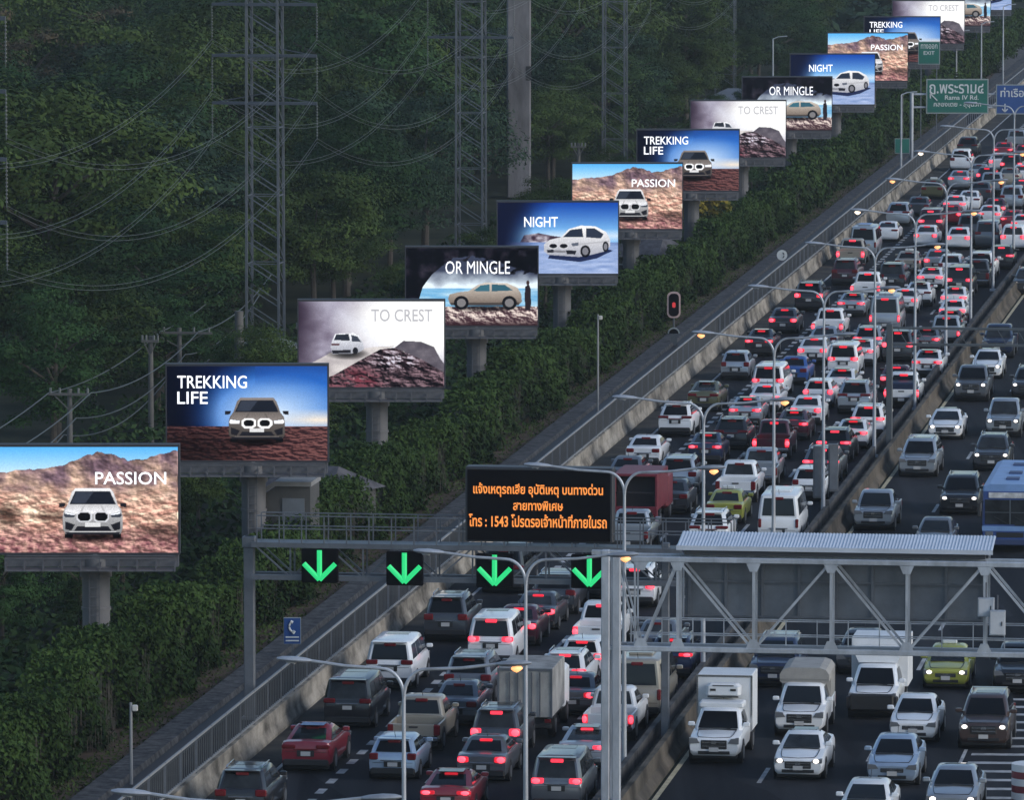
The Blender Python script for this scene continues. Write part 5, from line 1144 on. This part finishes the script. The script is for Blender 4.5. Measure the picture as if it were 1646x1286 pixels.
# x, y of the near face on the photo | kind | colour | state (b brake lit, o off, h headlights lit)
LEFT = '''385 1322 suv black o|492 1243 sedan red o|558 1174 mpv black o|625 1110 mpv white o|630 1256 hatch light_blue o|665 1211 pickup beige o|730 1170 sedan grey o|752 1132 suv grey o|715 1034 suv dark_grey o|787 1075 mpv white b
833 1036 sedan maroon b|862 1012 sedan dark_grey b|808 955 mpv black o|888 992 suv dark_grey o|935 972 sedan black o|957 1050 pickup white b|932 1094 hatch white b|903 1124 suv white b|908 1166 sedan grey b|846 1188 cargo grey o|980 1192 pickup white b
1022 1162 minibus beige o|803 1216 suv dark_grey b|776 1257 sedan grey b|715 1316 sedan red b|893 1308 mpv grey b|935 1241 sedan silver b|1018 979 suv white b|1085 1084 suv dark_blue b|1046 1074 sedan grey o
1085 704 suv white o|1034 750 sedan white o|1004 787 sedan grey o|1088 796 suv silver o|1132 747 sedan dark_blue b|1174 725 suv black o|1197 686 sedan silver b|1026 850 red_truck red o|1072 832 sedan dark_grey o|1138 886 suv white o|1164 844 taxi yellow_green o|1182 810 pickup white o|1217 784 pickup silver o|1008 892 pickup silver o
1250 876 minibus white o|1300 806 hatch white o|1320 776 suv grey b|1238 740 pickup maroon b|1272 710 sedan maroon b|1340 744 suv black b|1367 724 sedan white b|1394 706 suv white b|1181 612 hatch silver o|1220 574 sedan black b|1258 537 sedan dark_grey b|1274 620 sedan blue o|1235 643 mpv white b|1229 664 sedan white b
1306 587 sedan white b|1354 608 mpv white b|1382 590 sedan white b|1330 547 pickup white b|1323 567 sedan silver o|1315 656 hatch white b|1295 685 sedan white b|1373 667 suv silver o|1350 640 sedan white b|1131 663 sedan olive o|1394 571 suv silver b
1450 574 suv dark_grey b|1484 574 sedan grey b|1490 609 sedan white b|1438 632 sedan maroon b|1448 657 tarp_pickup white b|1421 539 minibus silver b|1453 503 sedan white b|1474 494 sedan white o|1495 467 sedan white b|1501 443 sedan silver b|1531 444 hatch white o|1577 450 suv white o|1567 464 pickup dark_grey o|1541 478 mpv black b
1533 502 sedan white b|1530 520 sedan white b|1524 540 sedan maroon b|1513 564 pickup silver b|1391 485 pickup white b|1433 470 suv black o|1459 441 taxi beige o|1488 398 sedan white b|1547 402 sedan white b|1425 389 sedan white o|1622 404 suv white b|1608 434 suv black b
1498 320 taxi olive o|1555 253 suv black o|1544 276 suv white o|1541 305 sedan silver b|1602 279 sedan white b|1612 258 sedan red b|1632 241 pickup silver o|1622 298 sedan beige o|1592 314 pickup silver o|1575 324 sedan dark_grey o|1556 340 sedan white o|1535 346 sedan white b|1527 362 sedan red b|1626 337 suv silver o|1640 320 sedan dark_grey b
1598 353 sedan maroon b|1591 364 sedan white b|1443 364 suv silver o|1475 348 sedan dark_grey o|1495 380 mpv maroon b|1387 415 minibus silver o|1366 428 pickup beige b|1358 460 suv maroon o|1300 501 suv black b|1368 510 sedan silver b|1558 387 suv dark_grey o|1585 400 mpv grey o|1622 374 sedan red b|1646 377 sedan white b|1640 298 sedan white b|1628 280 suv black b|1645 262 sedan red b|1590 296 hatch dark_blue b|1569 295 sedan silver o'''
RIGHT = '''1148 1232 box_pickup white o|1283 1189 canopy_pickup white o|1283 1257 sedan white h|1402 1158 wing_truck white o|1467 1197 sedan white o|1433 1266 sedan light_blue o|1529 1318 sedan silver h|1388 1342 sedan white o|1580 1208 suv brown h|1519 1110 taxi yellow_green h|1634 1119 pickup black o|1242 1108 suv dark_blue o
1403 856 pickup silver o|1500 896 sedan grey o|1622 889 bus blue o|1541 830 suv black h|1475 768 suv silver o|1592 759 suv dark_grey h|1518 708 sedan white h|1611 705 pickup silver h|1560 647 pickup grey h|1585 610 sedan white h|1602 577 pickup dark_blue o|1652 642 suv dark_grey h|1650 474 suv dark_grey h|1380 1086 sedan dark_grey o'''
VEH = []
for side, blk in (('L',LEFT),('R',RIGHT)):
    for e in blk.replace('\n','|').split('|'):
        x,y,kind,colr,st = e.split(); kind = kind+'_b' if kind in ('sedan','suv','pickup') and random.random() < .48 else kind; VEH.append(dict(x=float(x),y=float(y),kind=kind,col=colr.replace('_',' '),st=st,side=side))
for v in VEH:
    (build_big if v['kind'] in ('cargo','red_truck','bus') else build_kind)(v['kind'])
    _, v['L'], v['W'] = CACHE[v['kind']]; P = G(v['x'],v['y'],.02); v['n'],v['t'] = P.dot(RN),P.dot(RD)
for it in range(60):                     # keep neighbours from overlapping
    mv = 0
    for i,a in enumerate(VEH):
        for c in VEH[i+1:]:
            dn = c['n']-a['n']; need = (a['W']+c['W'])/2+.12
            if abs(dn) >= need: continue
            lo_, hi_ = (a,c) if a['t'] <= c['t'] else (c,a); gap = hi_['t']-(lo_['t']+lo_['L'])-.5
            if gap < 0:
                mv += 1; pn = need-abs(dn)
                if pn < .55 and pn < -gap: s_ = 1 if dn >= 0 else -1; a['n'] -= s_*pn*.5; c['n'] += s_*pn*.5
                else: hi_['t'] -= gap*.5; lo_['t'] += gap*.5
    if not mv: break
print('vehicle overlap passes', it, mv)
LN = {0:'the parapet lane',1:'the second lane',2:'the third lane',3:'the lamp-post lane',10:'the oncoming median lane',11:'the middle oncoming lane',12:'the outer oncoming lane'}
def lane(v):
    k = v['n']/RN.dot(G(VPX-1000,700))*(-1000/(700-VH))
    if v['side'] == 'L': return 0 if k < -1.04 else 1 if k < -.955 else 2 if k < -.868 else 3
    return 10 if k < -.645 else 11 if k < -.55 else 12
for v in VEH: v['lane'] = lane(v)
def desc(v):
    c = v['col']; n = KN[v['kind']]
    if v['kind'] in ('red_truck','bus'): c = ''
    if v['kind'] == 'cargo': c = 'pale'
    return (c+' '+n).strip()
byl = {}
for v in sorted(VEH, key=lambda q: q['t']): byl.setdefault(v['lane'], []).append(v)
for ln, q in byl.items():
    for i, v in enumerate(q):
        st = {'b':'braking','h':'with headlights','o':''}[v['st']]
        v['rank'] = i+1
        if i+1 < len(q): v['cand'] = f"{desc(v)} {st} {'behind' if v['side']=='L' else 'in front of'} the {desc(q[i+1])} in {LN[ln]}".replace('  ',' ')
        else: v['cand'] = f"farthest vehicle in {LN[ln]}, a {desc(v)} {st}".strip()
        v['alt'] = f"{desc(v)} {st.replace('with ','')}, {ordn(i+1)} from the bottom in {LN[ln]}".replace(' ,',',')
cnt = {}
for v in VEH: cnt[v['cand']] = cnt.get(v['cand'],0)+1
LABEL = lambda v: v['cand'] if cnt[v['cand']] == 1 and len(v['cand'].split()) <= 16 else v['alt']
INST = {}
def place(v):
    Pt, L, W = CACHE[v['kind']]; c = NT(v['n'],v['t']+L/2,.012); hd = v['side'] == 'R'
    jit = random.uniform(-.012,.012)
    root = empty(ON[v['kind']], c, ROADZ+(math.pi if hd else 0)+jit, label=LABEL(v), cat=CT.get(v['kind'],'pickup'), group='oncoming traffic on the right carriageway' if hd else 'traffic jam on the left carriageway')
    if v['kind'] in KINDS: root.scale = (random.uniform(.975,1.025), random.uniform(.95,1.05), random.uniform(.95,1.05))
    far = v['y'] < 420; made = {}; gl_ = random.choice([glass,glass,glass_b,glass_c]); tl_ = random.choice([tail_on,tail_on,tail_dim,tail_bright])
    for i,(name,me,role,par,loc,lod) in enumerate(Pt):
        if far and lod: continue
        if far and hd == False and name in ('headlight','windscreen'): continue
        if name in ('brake_bulb','head_bulb') and ((role == 'bulb' and v['st'] != 'b') or (role == 'head' and v['st'] != 'h')): continue
        if par is not None and par not in made: continue
        o = bpy.data.objects.new(name, me); COL.objects.link(o); o.parent = made[par] if par is not None else root; made[i] = o
        if loc: o.location = loc
        if role == 'paint': setmat(o, PAINT[v['col']])
        elif role is glass: setmat(o, gl_)
        elif role == 'tail': setmat(o, tl_ if v['st'] == 'b' else tail_off)
        elif role == 'high': setmat(o, tl_ if v['st'] == 'b' else tail_off)
        elif role == 'bulb': setmat(o, tail_hot)
        elif role == 'head': setmat(o, head_on)
    return root
for v in VEH: place(v)
print('vehicles', len(VEH), 'objects', len(bpy.data.objects))
# ================================================================== AIR
hz_ = MB(); hz_.box(-420,620,-30,1900,-1,60)
hm_ = bpy.data.materials.new('thin_haze'); hm_.use_nodes = True; n_ = hm_.node_tree; n_.nodes.clear(); pv = n_.nodes.new('ShaderNodeVolumePrincipled'); ou = n_.nodes.new('ShaderNodeOutputMaterial')
pv.inputs['Color'].default_value = (.70,.78,.86,1); pv.inputs['Density'].default_value = .00011; pv.inputs['Anisotropy'].default_value = .2
n_.links.new(pv.outputs[0], ou.inputs['Volume'])
hz_.obj('haze', hm_, kind='stuff')
